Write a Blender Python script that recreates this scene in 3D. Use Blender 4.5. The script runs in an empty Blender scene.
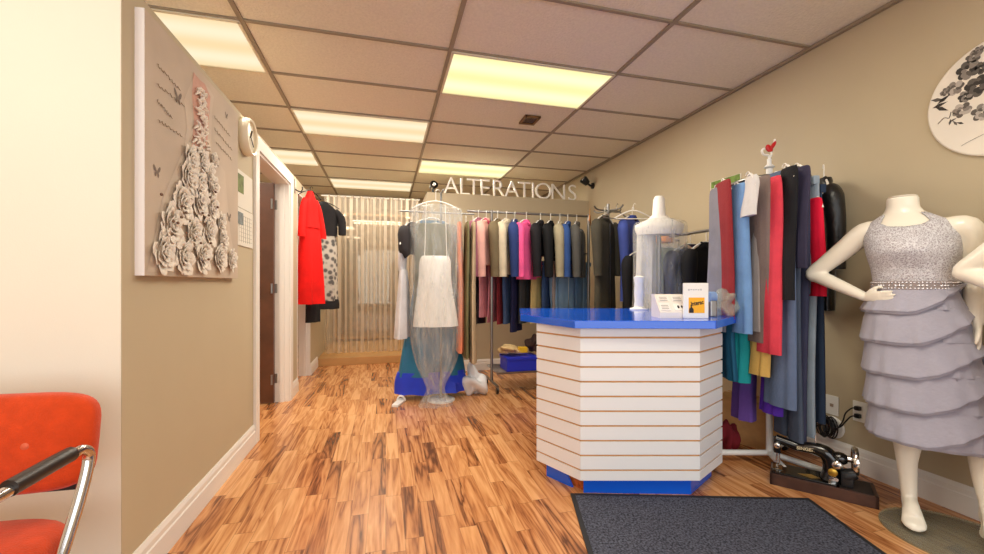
import bpy, bmesh, math, random
from mathutils import Vector, Matrix
random.seed(7)
S = bpy.context.scene
COL = S.collection
PI = math.pi
R = math.radians
# ------------------------------------------------------------------ camera model (metres; y runs into the shop, x to the mannequins)
F, CX, HY, CAMH, TH = 411.0, 492.0, 283.0, 1.1, R(14.5)
CT, ST = math.cos(TH), math.sin(TH)
def RW(r, d, z=0.0):                      # camera right / depth -> world
    return Vector((r*CT + d*ST, -r*ST + d*CT, z))
def XatY(px, Y):
    u = (px-CX)/F
    return Y*(u*CT+ST)/(CT-u*ST)
def YatX(px, X):
    u = (px-CX)/F
    return X*(CT-u*ST)/(u*CT+ST)
def dep(X, Y): return X*ST + Y*CT
def Zat(py, X, Y): return CAMH + (HY-py)*dep(X, Y)/F
def PD(px, py, d):                        # pixel at depth d
    return RW((px-CX)/F*d, d, CAMH+(HY-py)*d/F)

# ------------------------------------------------------------------ materials
def lin(c):
    return tuple(((x/255)/12.92 if x/255 <= .04045 else ((x/255+.055)/1.055)**2.4) for x in c)+(1,)
MATS = {}
def mat(name, rgb, rough=.6, metal=0, var=.0, vscale=20, bump=0, bscale=60, spec=.5, sheen=0, coat=0, alpha=1, trans=0):
    if name in MATS: return MATS[name]
    m = bpy.data.materials.new(name); m.use_nodes = True
    nt = m.node_tree; p = nt.nodes['Principled BSDF']
    c = lin(rgb)
    p.inputs['Base Color'].default_value = c
    p.inputs['Roughness'].default_value = rough
    p.inputs['Metallic'].default_value = metal
    p.inputs['Specular IOR Level'].default_value = spec
    p.inputs['Sheen Weight'].default_value = sheen
    p.inputs['Coat Weight'].default_value = coat
    p.inputs['Alpha'].default_value = alpha
    p.inputs['Transmission Weight'].default_value = trans
    tc = nt.nodes.new('ShaderNodeTexCoord')
    if var > 0:
        n = nt.nodes.new('ShaderNodeTexNoise'); n.inputs['Scale'].default_value = vscale; n.inputs['Detail'].default_value = 5
        nt.links.new(tc.outputs['Object'], n.inputs['Vector'])
        r = nt.nodes.new('ShaderNodeValToRGB')
        r.color_ramp.elements[0].position = .3; r.color_ramp.elements[1].position = .7
        r.color_ramp.elements[0].color = tuple(max(0, x*(1-var)) for x in c[:3])+(1,)
        r.color_ramp.elements[1].color = tuple(min(1, x*(1+var)) for x in c[:3])+(1,)
        nt.links.new(n.outputs['Fac'], r.inputs['Fac']); nt.links.new(r.outputs['Color'], p.inputs['Base Color'])
    if bump > 0:
        n2 = nt.nodes.new('ShaderNodeTexNoise'); n2.inputs['Scale'].default_value = bscale; n2.inputs['Detail'].default_value = 4
        nt.links.new(tc.outputs['Object'], n2.inputs['Vector'])
        b = nt.nodes.new('ShaderNodeBump'); b.inputs['Strength'].default_value = bump; b.inputs['Distance'].default_value = .01
        nt.links.new(n2.outputs['Fac'], b.inputs['Height']); nt.links.new(b.outputs['Normal'], p.inputs['Normal'])
    MATS[name] = m
    return m
def cloth(rgb, rough=.8, var=.12):
    return mat('cloth_%d_%d_%d' % rgb, rgb, rough, var=var, vscale=9, bump=.25, bscale=90, spec=.25)

# ------------------------------------------------------------------ mesh builder
class MB:
    def __init__(s): s.bm = bmesh.new()
    def box(s, c, size, rz=0, bevel=0, M=None):
        g = bmesh.ops.create_cube(s.bm, size=1)['verts']
        bmesh.ops.scale(s.bm, vec=size, verts=g)
        if bevel > 0:
            ed = list({e for v in g for e in v.link_edges})
            q = bmesh.ops.bevel(s.bm, geom=ed, offset=bevel, segments=2, affect='EDGES', profile=.7)
            g = list({v for f in q['faces'] for v in f.verts} | {v for v in g if v.is_valid})
        m = Matrix.Translation(c) @ Matrix.Rotation(rz, 4, 'Z')
        if M: m = Matrix.Translation(c) @ M
        bmesh.ops.transform(s.bm, matrix=m, verts=g)
        return s
    def prism(s, pts, z0, z1, bevel=0):
        a = [s.bm.verts.new((p[0], p[1], z0)) for p in pts]; b = [s.bm.verts.new((p[0], p[1], z1)) for p in pts]
        n = len(pts); fs = [s.bm.faces.new(a[::-1]), s.bm.faces.new(b)]
        for i in range(n): fs.append(s.bm.faces.new((a[i], a[(i+1) % n], b[(i+1) % n], b[i])))
        bmesh.ops.recalc_face_normals(s.bm, faces=fs)
        if bevel > 0:
            ed = [e for e in {e for f in fs for e in f.edges}]
            bmesh.ops.bevel(s.bm, geom=ed, offset=bevel, segments=2, affect='EDGES', profile=.7)
        return s
    def rings(s, rings, cap=True, closed=True):
        V = [[s.bm.verts.new(p) for p in r] for r in rings]
        n = len(V[0])
        fs = []
        for a, b in zip(V, V[1:]):
            for i in range(n if closed else n-1):
                fs.append(s.bm.faces.new((a[i], a[(i+1) % n], b[(i+1) % n], b[i])))
        if cap and closed:
            fs.append(s.bm.faces.new(V[0][::-1])); fs.append(s.bm.faces.new(V[-1]))
        if closed and cap: bmesh.ops.recalc_face_normals(s.bm, faces=fs)
        return s
    def tube(s, pts, r, n=10, cap=True):
        pts = [Vector(p) for p in pts]
        rs = r if isinstance(r, (list, tuple)) else [r]*len(pts)
        out = []; prev = None
        for i, p in enumerate(pts):
            t = (pts[min(i+1, len(pts)-1)]-pts[max(i-1, 0)]).normalized()
            if prev is None:
                up = Vector((0, 0, 1)) if abs(t.z) < .9 else Vector((1, 0, 0))
                a = t.cross(up).normalized()
            else:
                a = (prev - t*prev.dot(t)).normalized()
            prev = a; b = t.cross(a)
            out.append([p + (a*math.cos(2*PI*k/n)+b*math.sin(2*PI*k/n))*rs[i] for k in range(n)])
        return s.rings(out, cap)
    def lathe(s, prof, c=(0, 0, 0), n=28, M=None):
        rr = []
        for r, z in prof:
            ring = []
            for k in range(n):
                v = Vector((max(r, .0004)*math.cos(2*PI*k/n), max(r, .0004)*math.sin(2*PI*k/n), z))
                if M: v = M @ v
                ring.append(v+Vector(c))
            rr.append(ring)
        return s.rings(rr, True)
    def ball(s, c, r, sc=(1, 1, 1), M=None):
        m = Matrix.Translation(c) @ (M or Matrix.Identity(4)) @ Matrix.Diagonal((*sc, 1))
        nu, nv_ = (18, 12) if r > .01 else (8, 6)
        top = s.bm.verts.new(m @ Vector((0, 0, r))); bot = s.bm.verts.new(m @ Vector((0, 0, -r)))
        V = [[s.bm.verts.new(m @ Vector((r*math.sin(PI*j/nv_)*math.cos(2*PI*i/nu), r*math.sin(PI*j/nv_)*math.sin(2*PI*i/nu), r*math.cos(PI*j/nv_)))) for i in range(nu)] for j in range(1, nv_)]
        for i in range(nu):
            k = (i+1) % nu
            s.bm.faces.new((top, V[0][i], V[0][k])); s.bm.faces.new((bot, V[-1][k], V[-1][i]))
            for a, b in zip(V, V[1:]): s.bm.faces.new((a[i], b[i], b[k], a[k]))
        return s
    def poly(s, pts):
        s.bm.faces.new([s.bm.verts.new(p) for p in pts]); return s
    def build(s, name, m, parent=None, smooth=False, loc=None, rz=0, solid=0):
        me = bpy.data.meshes.new(name); s.bm.normal_update(); s.bm.to_mesh(me); s.bm.free()
        if m: me.materials.append(m)
        if smooth:
            for p in me.polygons: p.use_smooth = True
            try: me.set_sharp_from_angle(angle=R(50))
            except Exception: pass
        o = bpy.data.objects.new(name, me); COL.objects.link(o)
        if parent is not None: o.parent = parent
        if loc is not None: o.location = loc
        o.rotation_euler.z = rz
        if solid:
            q = o.modifiers.new('s', 'SOLIDIFY'); q.thickness = solid; q.offset = 0
        return o
def smoothpath(pts, k=6):
    P = [Vector(p) for p in pts]; out = []
    for i in range(len(P)-1):
        p0, p1, p2, p3 = P[max(i-1, 0)], P[i], P[i+1], P[min(i+2, len(P)-1)]
        for j in range(k):
            t = j/k
            out.append(.5*((2*p1)+(p2-p0)*t+(2*p0-5*p1+4*p2-p3)*t*t+(3*p1-p0-3*p2+p3)*t**3))
    out.append(P[-1]); return out
def lerp_list(v, n):
    out = []
    for i in range(n):
        t = i/(n-1)*(len(v)-1); a = int(min(t, len(v)-2)); f = t-a
        out.append(v[a]*(1-f)+v[a+1]*f)
    return out
def stube(mb, pts, rs, n=12, k=6):
    p = smoothpath(pts, k)
    return mb.tube(p, lerp_list(rs, len(p)) if isinstance(rs, (list, tuple)) else rs, n)
def tag(o, label=None, cat=None, group=None, kind=None):
    if label: o['label'] = label
    if cat: o['category'] = cat
    if group: o['group'] = group
    if kind: o['kind'] = kind
    return o
def thing(name, loc, label, cat, rz=0, group=None):
    o = bpy.data.objects.new(name, None); COL.objects.link(o); o.empty_display_size = .1
    o.location = loc; o.rotation_euler.z = rz
    return tag(o, label, cat, group)
def struct(o): o['kind'] = 'structure'; return o
def copy_tree(o, parent=None):
    c = o.copy(); COL.objects.link(c)
    if parent is not None: c.parent = parent
    for ch in list(o.children): copy_tree(ch, c)
    return c
def textmesh(body, size, depth, name, m, parent, M, offset=0.0, align='CENTER', shear=0):
    cu = bpy.data.curves.new(name, 'FONT'); cu.body = body; cu.size = size; cu.extrude = depth/2; cu.offset = offset
    cu.align_x = align; cu.shear = shear; cu.resolution_u = 4
    t = bpy.data.objects.new('tmp', cu); COL.objects.link(t)
    bpy.context.view_layer.update()
    me = bpy.data.meshes.new_from_object(t.evaluated_get(bpy.context.evaluated_depsgraph_get()))
    bpy.data.objects.remove(t); bpy.data.curves.remove(cu)
    me.name = name; me.materials.clear(); me.materials.append(m); me.transform(M)
    o = bpy.data.objects.new(name, me); COL.objects.link(o)
    if parent is not None: o.parent = parent
    return o

# ------------------------------------------------------------------ shared materials
WALL = mat('taupe_wall_paint', (192, 177, 148), .75, var=.02, vscale=3, bump=.05, bscale=250)
CREAM = mat('cream_wall_paint', (238, 231, 214), .75, var=.015, vscale=2, bump=.05, bscale=250)
TRIM = mat('white_trim_paint', (236, 232, 226), .4)
TILE = mat('ceiling_tile', (232, 224, 206), .9, var=.05, vscale=60, bump=.6, bscale=70)
GRID = mat('ceiling_grid_metal', (150, 136, 116), .5)
WHITE = mat('white_plastic', (238, 236, 230), .35)
BLACK = mat('black_plastic', (22, 22, 24), .35)
CHROME = mat('chrome', (215, 212, 208), .12, 1)
STEEL = mat('dull_steel', (150, 148, 145), .35, 1)
BLUE = mat('blue_laminate', (22, 96, 226), .13, coat=.3)
SLAT = mat('white_slatwall_laminate', (232, 234, 238), .35)
MDF = mat('raw_board_groove', (205, 150, 92), .8, var=.1)
SKIN = mat('ivory_mannequin_gloss', (244, 238, 222), .28, coat=.2)
HANGW = mat('white_hanger_plastic', (235, 232, 225), .35)

def glass_mat(name, rgb, f):
    if name in bpy.data.materials: return bpy.data.materials[name]
    m = bpy.data.materials.new(name); m.use_nodes = True; nt = m.node_tree; p = nt.nodes['Principled BSDF']
    p.inputs['Base Color'].default_value = lin((204, 210, 196)); p.inputs['Roughness'].default_value = .06
    tr = nt.nodes.new('ShaderNodeBsdfTransparent'); tr.inputs[0].default_value = lin(rgb)
    mx = nt.nodes.new('ShaderNodeMixShader'); mx.inputs[0].default_value = f
    nt.links.new(tr.outputs[0], mx.inputs[1]); nt.links.new(p.outputs[0], mx.inputs[2]); nt.links.new(mx.outputs[0], nt.nodes['Material Output'].inputs[0]); return m
def floor_mat():
    m = bpy.data.materials.new('laminate_floor'); m.use_nodes = True
    nt = m.node_tree; N = nt.nodes; L = nt.links; p = N['Principled BSDF']
    def math_(op, a, b=None, c=None):
        n = N.new('ShaderNodeMath'); n.operation = op
        for i, v in enumerate((a, b, c)):
            if v is None: continue
            if isinstance(v, (int, float)): n.inputs[i].default_value = v
            else: L.new(v, n.inputs[i])
        return n.outputs[0]
    tc = N.new('ShaderNodeTexCoord'); sp = N.new('ShaderNodeSeparateXYZ'); L.new(tc.outputs['Object'], sp.inputs[0])
    x, y = sp.outputs[0], sp.outputs[1]
    row = math_('FLOOR', math_('DIVIDE', x, .08))
    wn = N.new('ShaderNodeTexWhiteNoise'); wn.noise_dimensions = '1D'; L.new(row, wn.inputs['W'])
    yy = math_('ADD', math_('DIVIDE', y, .46), math_('MULTIPLY', wn.outputs[0], 7.3))
    colm = math_('FLOOR', yy)
    w2 = N.new('ShaderNodeTexWhiteNoise'); w2.noise_dimensions = '2D'
    cb = N.new('ShaderNodeCombineXYZ'); L.new(row, cb.inputs[0]); L.new(colm, cb.inputs[1]); L.new(cb.outputs[0], w2.inputs['Vector'])
    pid = w2.outputs[0]
    # grain: stretched, per plank offset, swirling
    gv = N.new('ShaderNodeCombineXYZ')
    L.new(math_('ADD', math_('MULTIPLY', x, 13.0), math_('MULTIPLY', pid, 31)), gv.inputs[0])
    L.new(math_('ADD', math_('MULTIPLY', y, 1.05), math_('MULTIPLY', pid, 57)), gv.inputs[1])
    L.new(math_('MULTIPLY', pid, 13), gv.inputs[2])
    n1 = N.new('ShaderNodeTexNoise'); n1.inputs['Scale'].default_value = 1.0; n1.inputs['Detail'].default_value = 2.5; n1.inputs['Distortion'].default_value = 1.0
    L.new(gv.outputs[0], n1.inputs['Vector'])
    bands = math_('PINGPONG', math_('MULTIPLY', n1.outputs[0], 4.2), .5)
    n2 = N.new('ShaderNodeTexNoise'); n2.inputs['Scale'].default_value = 9; n2.inputs['Detail'].default_value = 4
    L.new(gv.outputs[0], n2.inputs['Vector'])
    g = math_('ADD', math_('MULTIPLY', bands, 1.15), math_('MULTIPLY', n2.outputs[0], .55))
    g = math_('ADD', g, math_('MULTIPLY', math_('SUBTRACT', pid, .5), .55))
    r = N.new('ShaderNodeValToRGB'); e = r.color_ramp.elements
    e[0].position = .06; e[0].color = lin((100, 58, 30))
    e[1].position = 1.0; e[1].color = lin((226, 170, 116))
    for pos, c in ((.22, (150, 92, 52)), (.42, (190, 126, 76)), (.7, (210, 150, 96))):
        q = e.new(pos); q.color = lin(c)
    L.new(g, r.inputs['Fac'])
    # dark joints
    fx = math_('ABSOLUTE', math_('SUBTRACT', math_('FRACT', math_('DIVIDE', x, .08)), .5))
    fy = math_('ABSOLUTE', math_('SUBTRACT', math_('FRACT', yy), .5))
    j = math_('MAXIMUM', math_('GREATER_THAN', fx, .488), math_('GREATER_THAN', fy, .4965))
    mx = N.new('ShaderNodeMix'); mx.data_type = 'RGBA'; L.new(math_('MULTIPLY', j, .45), mx.inputs[0]); L.new(r.outputs[0], mx.inputs[6]); mx.inputs[7].default_value = lin((80, 46, 24))
    L.new(mx.outputs[2], p.inputs['Base Color'])
    p.inputs['Roughness'].default_value = .27; p.inputs['Specular IOR Level'].default_value = .5
    return m

# ------------------------------------------------------------------ the room
XL, XR, ZC, ZP = -.875, 2.67, 2.62, 2.157       # partition face, right wall, ceiling, partition top
YF, YB = -2.2, 8.0
XO = -3.3
struct(MB().box(((XO+XR)/2, (YF+YB)/2, -.05), (XR-XO+.4, YB-YF+.4, .1)).build('floor', floor_mat()))
struct(MB().box(((XO+XR)/2, (YF+YB)/2, ZC+.06), (XR-XO+.4, YB-YF+.4, .1)).build('ceiling', TILE))
struct(MB().box((XR+.06, (YF+YB)/2, ZC/2), (.12, YB-YF+.3, ZC)).build('wall_right', WALL))
struct(MB().box((XO-.06, (YF+YB)/2, ZC/2), (.12, YB-YF+.3, ZC)).build('wall_outer', CREAM))
struct(MB().box(((XO+XR)/2, YB+.06, ZC/2), (XR-XO+.2, .12, ZC)).build('wall_back', WALL))
# front wall with the shop window behind the camera
wf = MB()
wx0, wx1, wz0, wz1 = -2.4, 2.45, .25, 2.45
wf.box(((XO+wx0)/2, YF-.06, ZC/2), (wx0-XO, .12, ZC)); wf.box(((XR+wx1)/2, YF-.06, ZC/2), (XR-wx1, .12, ZC))
wf.box(((wx0+wx1)/2, YF-.06, wz0/2), (wx1-wx0, .12, wz0)); wf.box(((wx0+wx1)/2, YF-.06, (wz1+ZC)/2), (wx1-wx0, .12, ZC-wz1))
struct(wf.build('wall_front', WALL))
fr = MB()
for x in (wx0, (wx0+wx1)/2, wx1): fr.box((x, YF-.06, (wz0+wz1)/2), (.05, .08, wz1-wz0))
for z in (wz0, wz1): fr.box(((wx0+wx1)/2, YF-.06, z), (wx1-wx0, .08, .05))
struct(fr.build('window_1', mat('window_frame_aluminium', (90, 88, 85), .4, .6)))
# left partition, with two door openings; its near end returns as the cream wall
T = .118
Y0 = 1.68
d1a, d1b, d2a, d2b, DZ = 3.20, 4.19, 4.55, 5.29, 2.03
wl = MB()
for a, b in ((Y0, d1a), (d1b, d2a), (d2b, YB)):
    wl.box((XL-T/2, (a+b)/2, ZP/2), (T, b-a, ZP))
for a, b in ((d1a, d1b), (d2a, d2b)):
    wl.box((XL-T/2, (a+b)/2, (DZ+ZP)/2), (T, b-a, ZP-DZ))
struct(wl.build('wall_left', WALL))
struct(MB().box(((XO+XL-.002)/2, Y0+T/2-.002, ZP/2), (XL-XO-.002, T, ZP)).build('wall_near', CREAM))
# far partition below the letters, and its return
YP = 5.07; XP = .49; ZT = 2.215
struct(MB().box(((XP+XR)/2, YP+.05, ZT/2), (XR-XP, .1, ZT)).build('wall_far', WALL))
struct(MB().box((XP+.05, (YP+.1+YB)/2, ZT/2), (.1, YB-YP-.1, ZT)).build('wall_return', WALL))
def trimrun(name, p0, p1, out, z=.135):
    p0, p1, out = Vector(p0), Vector(p1), Vector(out)
    prof = [(0, 0), (.016, 0), (.016, z*.66), (.012, z*.7), (.012, z*.86), (.005, z), (0, z)]
    mb = MB(); mb.rings([[Vector((q.x+out.x*a, q.y+out.y*a, h)) for a, h in prof] for q in (p0, p1)])
    return struct(mb.build(name, TRIM))
trimrun('baseboard_left', (XL, Y0+.0, 0), (XL, d1a-.08, 0), (1, 0))
trimrun('baseboard_left.001', (XL, d1b+.09, 0), (XL, d2a, 0), (1, 0))
trimrun('baseboard_left.002', (XL, d2b, 0), (XL, 5.8, 0), (1, 0))
trimrun('baseboard_right', (XR, YF, 0), (XR, YP, 0), (-1, 0), .14)
trimrun('baseboard_far', (XP, YP, 0), (XR, YP, 0), (0, -1))
trimrun('baseboard_near', (XO, Y0-.002, 0), (XL, Y0-.002, 0), (0, -1))
# door casings and jamb linings
cs = MB()
for y, w in ((d1a-.04, .08), (d1b+.045, .09)):
    cs.box((XL+.01, y, (DZ+.06)/2), (.02, w, DZ+.06), bevel=.004)
cs.box((XL+.01, (d1a+d1b)/2, DZ+.045), (.0205, d1b-d1a+.17, .09), bevel=.004)
struct(cs.build('trim_1', TRIM))
jb = MB()
for a, b in ((d1a, d1b), (d2a, d2b)):
    jb.box((XL-T/2, a+.008, DZ/2), (T+.01, .016, DZ)); jb.box((XL-T/2, b-.008, DZ/2), (T+.01, .016, DZ))
    jb.box((XL-T/2, (a+b)/2, DZ-.008), (T+.01, b-a, .016))
    jb.box((XL-T*.45, b-.024, DZ/2), (.035, .016, DZ))
struct(jb.build('trim_2', TRIM))
# the open brown door, hinged on the far jamb
dr = MB(); dr.box((XL-T-.405, d1b-.05, 1.01), (.82, .04, 2.0), bevel=.003)
dwood = mat('dark_brown_door_veneer', (92, 56, 38), .4, var=.25, vscale=6)
do = struct(dr.build('door_1', dwood))
h = MB()
for z in (.22, 1.05, 1.82): h.tube([(XL-T-.01, d1b-.075, z-.045), (XL-T-.01, d1b-.075, z+.045)], .009); h.box((XL-T+.012, d1b-.018, z), (.022, .006, .085))
h.build('hinge', STEEL, do)
h = MB(); h.lathe([(.028, 0), (.028, .006), (.012, .01), (.012, .04), (.027, .05), (.03, .065), (.02, .08), (0, .082)], (XL-T-.77, d1b-.072, .98), M=Matrix.Rotation(R(90), 4, 'X')); h.build('door_knob', STEEL, do, True)
# fitting-room platform behind
plat = mat('platform_board', (198, 150, 92), .45, var=.1, vscale=4)
struct(MB().box(((XL+XP)/2, (5.82+YB)/2, .05), (XP-XL, YB-5.82, .1), bevel=.006).build('floor_platform', plat))

# ------------------------------------------------------------------ ceiling grid, lights, vent
gx = [-.81-1.22*2, -.81-1.22, -.81, .41, 1.63]
gy = [2.06+.61*k for k in range(-7, 10)]
g = MB()
for x in gx: g.box((x, (YF+YB)/2, ZC+.004), (.026, YB-YF, .012))
for y in gy: g.box(((XO+XR)/2, y, ZC+.0045), (XR-XO, .022, .0105))
struct(g.build('trim_ceiling_grid', GRID))
struct(MB().box((XR-.012, (YF+YB)/2, ZC-.004), (.024, YB-YF, .02)).build('trim_ceiling_angle', GRID))
def emit(name, c, s, c2=None):
    m = bpy.data.materials.new(name); m.use_nodes = True; nt = m.node_tree
    e = nt.nodes.new('ShaderNodeEmission'); e.inputs['Strength'].default_value = s
    tc = nt.nodes.new('ShaderNodeTexCoord'); sp = nt.nodes.new('ShaderNodeSeparateXYZ'); nt.links.new(tc.outputs['Object'], sp.inputs[0])
    a = nt.nodes.new('ShaderNodeMath'); a.operation = 'MULTIPLY'; a.inputs[1].default_value = 20.6; nt.links.new(sp.outputs[1], a.inputs[0])
    b = nt.nodes.new('ShaderNodeMath'); b.operation = 'COSINE'; nt.links.new(a.outputs[0], b.inputs[0])
    r = nt.nodes.new('ShaderNodeMapRange'); r.inputs[1].default_value = -1; r.inputs[2].default_value = 1; r.inputs[3].default_value = 1; r.inputs[4].default_value = 0
    nt.links.new(b.outputs[0], r.inputs[0])
    mx = nt.nodes.new('ShaderNodeMix'); mx.data_type = 'RGBA'; mx.inputs[6].default_value = c2 or c; mx.inputs[7].default_value = c
    nt.links.new(r.outputs[0], mx.inputs[0]); nt.links.new(mx.outputs[2], e.inputs[0])
    nt.links.new(e.outputs[0], nt.nodes['Material Output'].inputs[0]); return m
DIFW = emit('warm_light_diffuser', lin((255, 240, 205)), 1.05, lin((250, 222, 172)))
DIFY = emit('yellowish_light_diffuser', lin((255, 250, 205)), 1.12, lin((250, 240, 170)))
def light(x0, y0, label, m):
    t = thing('ceiling_light', (x0+.61, y0+.305, ZC), label, 'light', group='recessed ceiling light panels')
    b = MB()
    for s in (-1, 1):
        b.box((0, s*.297, .0), (1.19, .016, .02)); b.box((s*.593, 0, 0), (.016, .6, .02))
    b.build('light_frame', mat('light_frame_white', (225, 214, 190), .4), t)
    MB().box((0, 0, .002), (1.175, .58, .012)).build('diffuser', m, t)
    return t
light(-2.03, 2.67, 'warm ceiling light panel cut by the wall above the dress canvas', DIFW)
light(-2.03, 5.11, 'small-looking ceiling light panel above the red dress, over the left partition', DIFW)
light(-.81, 3.89, 'long warm ceiling light panel in the row over the walkway, nearer the camera', DIFW)
light(-.81, 6.33, 'long ceiling light panel above the sheer curtain', DIFW)
light(.41, 2.67, 'large bright yellowish ceiling light panel above the counter', DIFY)
light(.41, 5.11, 'ceiling light panel just behind the white standing letters', DIFY)
light(.41, .23, 'ceiling light panel overhead, in front of the counter', DIFY)
light(-2.03, .23, 'ceiling light panel overhead above the orange chair', DIFW)
v = thing('ceiling_vent', (XatY(533, 3.64)-.04, 3.62, ZC), 'small brown louvred vent in the ceiling beyond the large light panel', 'vent')
br = mat('brown_vent_metal', (120, 88, 48), .5)
b = MB()
for s in (-1, 1): b.box((0, s*.085, -.004), (.14, .02, .016)); b.box((s*.065, 0, -.004), (.02, .19, .016))
b.build('vent_frame', br, v)
b = MB()
for k in range(6): b.box((0, -.06+k*.024, -.002), (.12, .014, .004), M=Matrix.Rotation(R(35), 4, 'X'))
b.build('louvre', mat('dark_vent_slats', (70, 50, 30), .6), v)

# ------------------------------------------------------------------ letters on the far partition
lettermat = mat('white_letter_board', (250, 247, 240), .5)
LET = [('A', 455, 'white standing letter A at the start of the sign, beside the small spotlight'), ('L', 470.5, 'white standing letter L between the first A and the first T'),
       ('T', 476, 'white standing letter T right after the L'), ('E', 489, 'white standing letter E after the first T'), ('R', 501, 'white standing letter R after the E'),
       ('A', 514, 'white standing letter A between R and the second T'), ('T', 525, 'white standing letter T before the I'), ('I', 534, 'white standing letter I, a plain upright bar'),
       ('O', 545, 'white standing round letter O between I and N'), ('N', 558.5, 'white standing letter N before the final S'), ('S', 574, 'white standing letter S at the end of the sign')]
LX = [452.5, 465.5, 475, 486, 499.5, 513, 525.5, 534.2, 544.5, 559.5, 573.5]
for (ch, _, lab), px in zip(LET, LX):
    X = XatY(px-1.2, YP+.04)
    o = textmesh(ch, .315, .018, 'sign_letter', lettermat, None, Matrix.Rotation(R(90), 4, 'X'), offset=-.004)
    zmin = min(q.co.z for q in o.data.vertices)
    o.location = (X, YP+.04, ZT-zmin); tag(o, lab, 'letter', 'letters spelling the shop service')
def spot(loc, rz, lab, tilt):
    t = thing('spotlight', loc, lab, 'spotlight', rz)
    b = MB(); b.lathe([(.035, 0), (.035, .012), (.012, .016), (.012, .05)]); b.build('mount', BLACK, t, True)
    M = Matrix.Rotation(tilt, 4, 'Y')
    b = MB(); b.lathe([(.025, -.05), (.034, -.04), (.045, .03), (.05, .05), (.044, .05), (.036, .02)], (0, 0, .085), M=M); b.build('lamp_head', BLACK, t, True)
    b = MB(); b.ball(Vector((0, 0, .085))+M @ Vector((0, 0, .03)), .03); b.build('bulb', CHROME, t, True)
spot((XatY(433, YP+.05), YP+.05, ZT), R(-80), 'small black spotlight on the partition corner beside the letter A', R(75))
t = thing('spotlight', (XR, YP-.12, 2.39), 'small black spotlight fixed to the wall above the letter S', 'spotlight')
b = MB(); b.lathe([(.04, 0), (.04, .02), (.014, .024), (.014, .05)], M=Matrix.Rotation(R(-90), 4, 'Y')); b.build('mount', BLACK, t, True)
b = MB(); b.tube([(-.04, 0, 0), (-.09, 0, .03)], .014); b.lathe([(.025, -.05), (.04, -.04), (.055, .04), (.05, .05), (.04, .02)], (-.12, -.01, .05), M=Matrix.Rotation(R(-50), 4, 'Y')); b.build('lamp_head', BLACK, t, True)
b = MB(); b.ball((-.145, -.012, .07), .03); b.build('bulb', CHROME, t, True)

# ------------------------------------------------------------------ left wall: canvas, clock, calendar
XC = -.845
cy0, cy1, cz0, cz1 = 1.757, 2.73, 1.127, 2.095
t = thing('canvas_picture', (XL, cy0, cz0), 'square canvas of a white rose-covered gown hung on the left wall', 'picture')
canv = mat('beige_painted_canvas', (196, 178, 158), .8, var=.1, vscale=3, bump=.1, bscale=200)
MB().box((.0148, .485, .484), (.0296, .97, .968)).build('canvas_panel', canv, t)
MB().box((.0145, -.0015, .484), (.0296, .003, .968)).build('canvas_edge', mat('white_canvas_edge', (240, 234, 232), .7), t)
def cv(px, py, dx=.0):
    Y = YatX(px, XC+dx); return Vector((XC+dx-XL, Y-cy0, Zat(py, XC+dx, Y)-cz0))
shape = [(192, 73), (199, 84), (206, 88), (211, 97), (208, 112), (207, 150), (221, 172), (230, 230), (237, 270), (153, 272), (160, 240), (168, 200), (183, 165), (190, 150), (193, 125), (190, 100)]
# pale wash behind the dress
MB().poly([cv(px+(3 if i in (0, 1, 2, 3) else (-6 if px < 195 else 4 if px < 225 else 0)), py, .0006) for i, (px, py) in enumerate(shape) if 1]).build('gown_wash', mat('pale_canvas_wash', (203, 186, 167), .85, var=.08, vscale=6), t)
MB().poly([cv(*p, .0012) for p in ((193.5, 72), (200, 80), (205, 84), (210.5, 97), (209, 118), (207, 148), (198, 150), (191.5, 150), (194, 120), (192, 95))]).build('back_figure', mat('dusty_pink_paint', (206, 160, 142), .85, var=.1), t)
rosem = mat('white_fabric_rose', (232, 222, 208), .8, var=.08, vscale=40)
def rose_mesh(seed):
    rnd = random.Random(seed); b = MB()
    for ring, (rad, lift, n) in enumerate(((1, .10, 8), (.72, .2, 7), (.45, .3, 6), (.22, .36, 4))):
        for k in range(n):
            a = 2*PI*k/n+rnd.random()*.7; w = .62*2*PI/n*2.0
            pts = []
            for i in range(5):
                aa = a-w/2+w*i/4
                rr = rad*(1+.12*rnd.uniform(-1, 1)); bulge = math.sin(PI*i/4)
                pts.append(((rr*.55)*math.cos(aa), (rr*.55)*math.sin(aa), lift*.35, rr*(.75+.3*bulge)*math.cos(aa), rr*(.75+.3*bulge)*math.sin(aa), lift+.22*bulge+.1*rnd.random()))
            b.rings([[Vector(p[:3]) for p in pts], [Vector(p[3:]) for p in pts]], False, False)
    return b
def place_rose(px, py, rad, i):
    P = cv(px, py, .004)
    o = rose_mesh(i).build('fabric_rose', rosem, t, True, solid=.04)
    o.matrix_local = Matrix.Translation(P) @ Matrix.Rotation(R(90), 4, 'Y') @ Matrix.Rotation(i*1.3, 4, 'Z') @ Matrix.Diagonal((rad*1.1, rad*1.1, .036, 1))
k = 0
for px, py, rr in ((163, 252, .08), (183, 256, .08), (202, 256, .078), (219, 258, .07), (231, 260, .06), (171, 226, .085), (193, 234, .07), (208, 232, .075), (222, 240, .055),
                   (182, 203, .085), (199, 200, .085), (211, 208, .07), (220, 222, .05), (188, 178, .075), (199, 184, .07), (212, 186, .055), (190, 160, .065), (201, 162, .065), (208, 172, .055), (213, 160, .035)):
    place_rose(px, py, rr, k); k += 1
b = MB(); rnd = random.Random(3)
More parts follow.
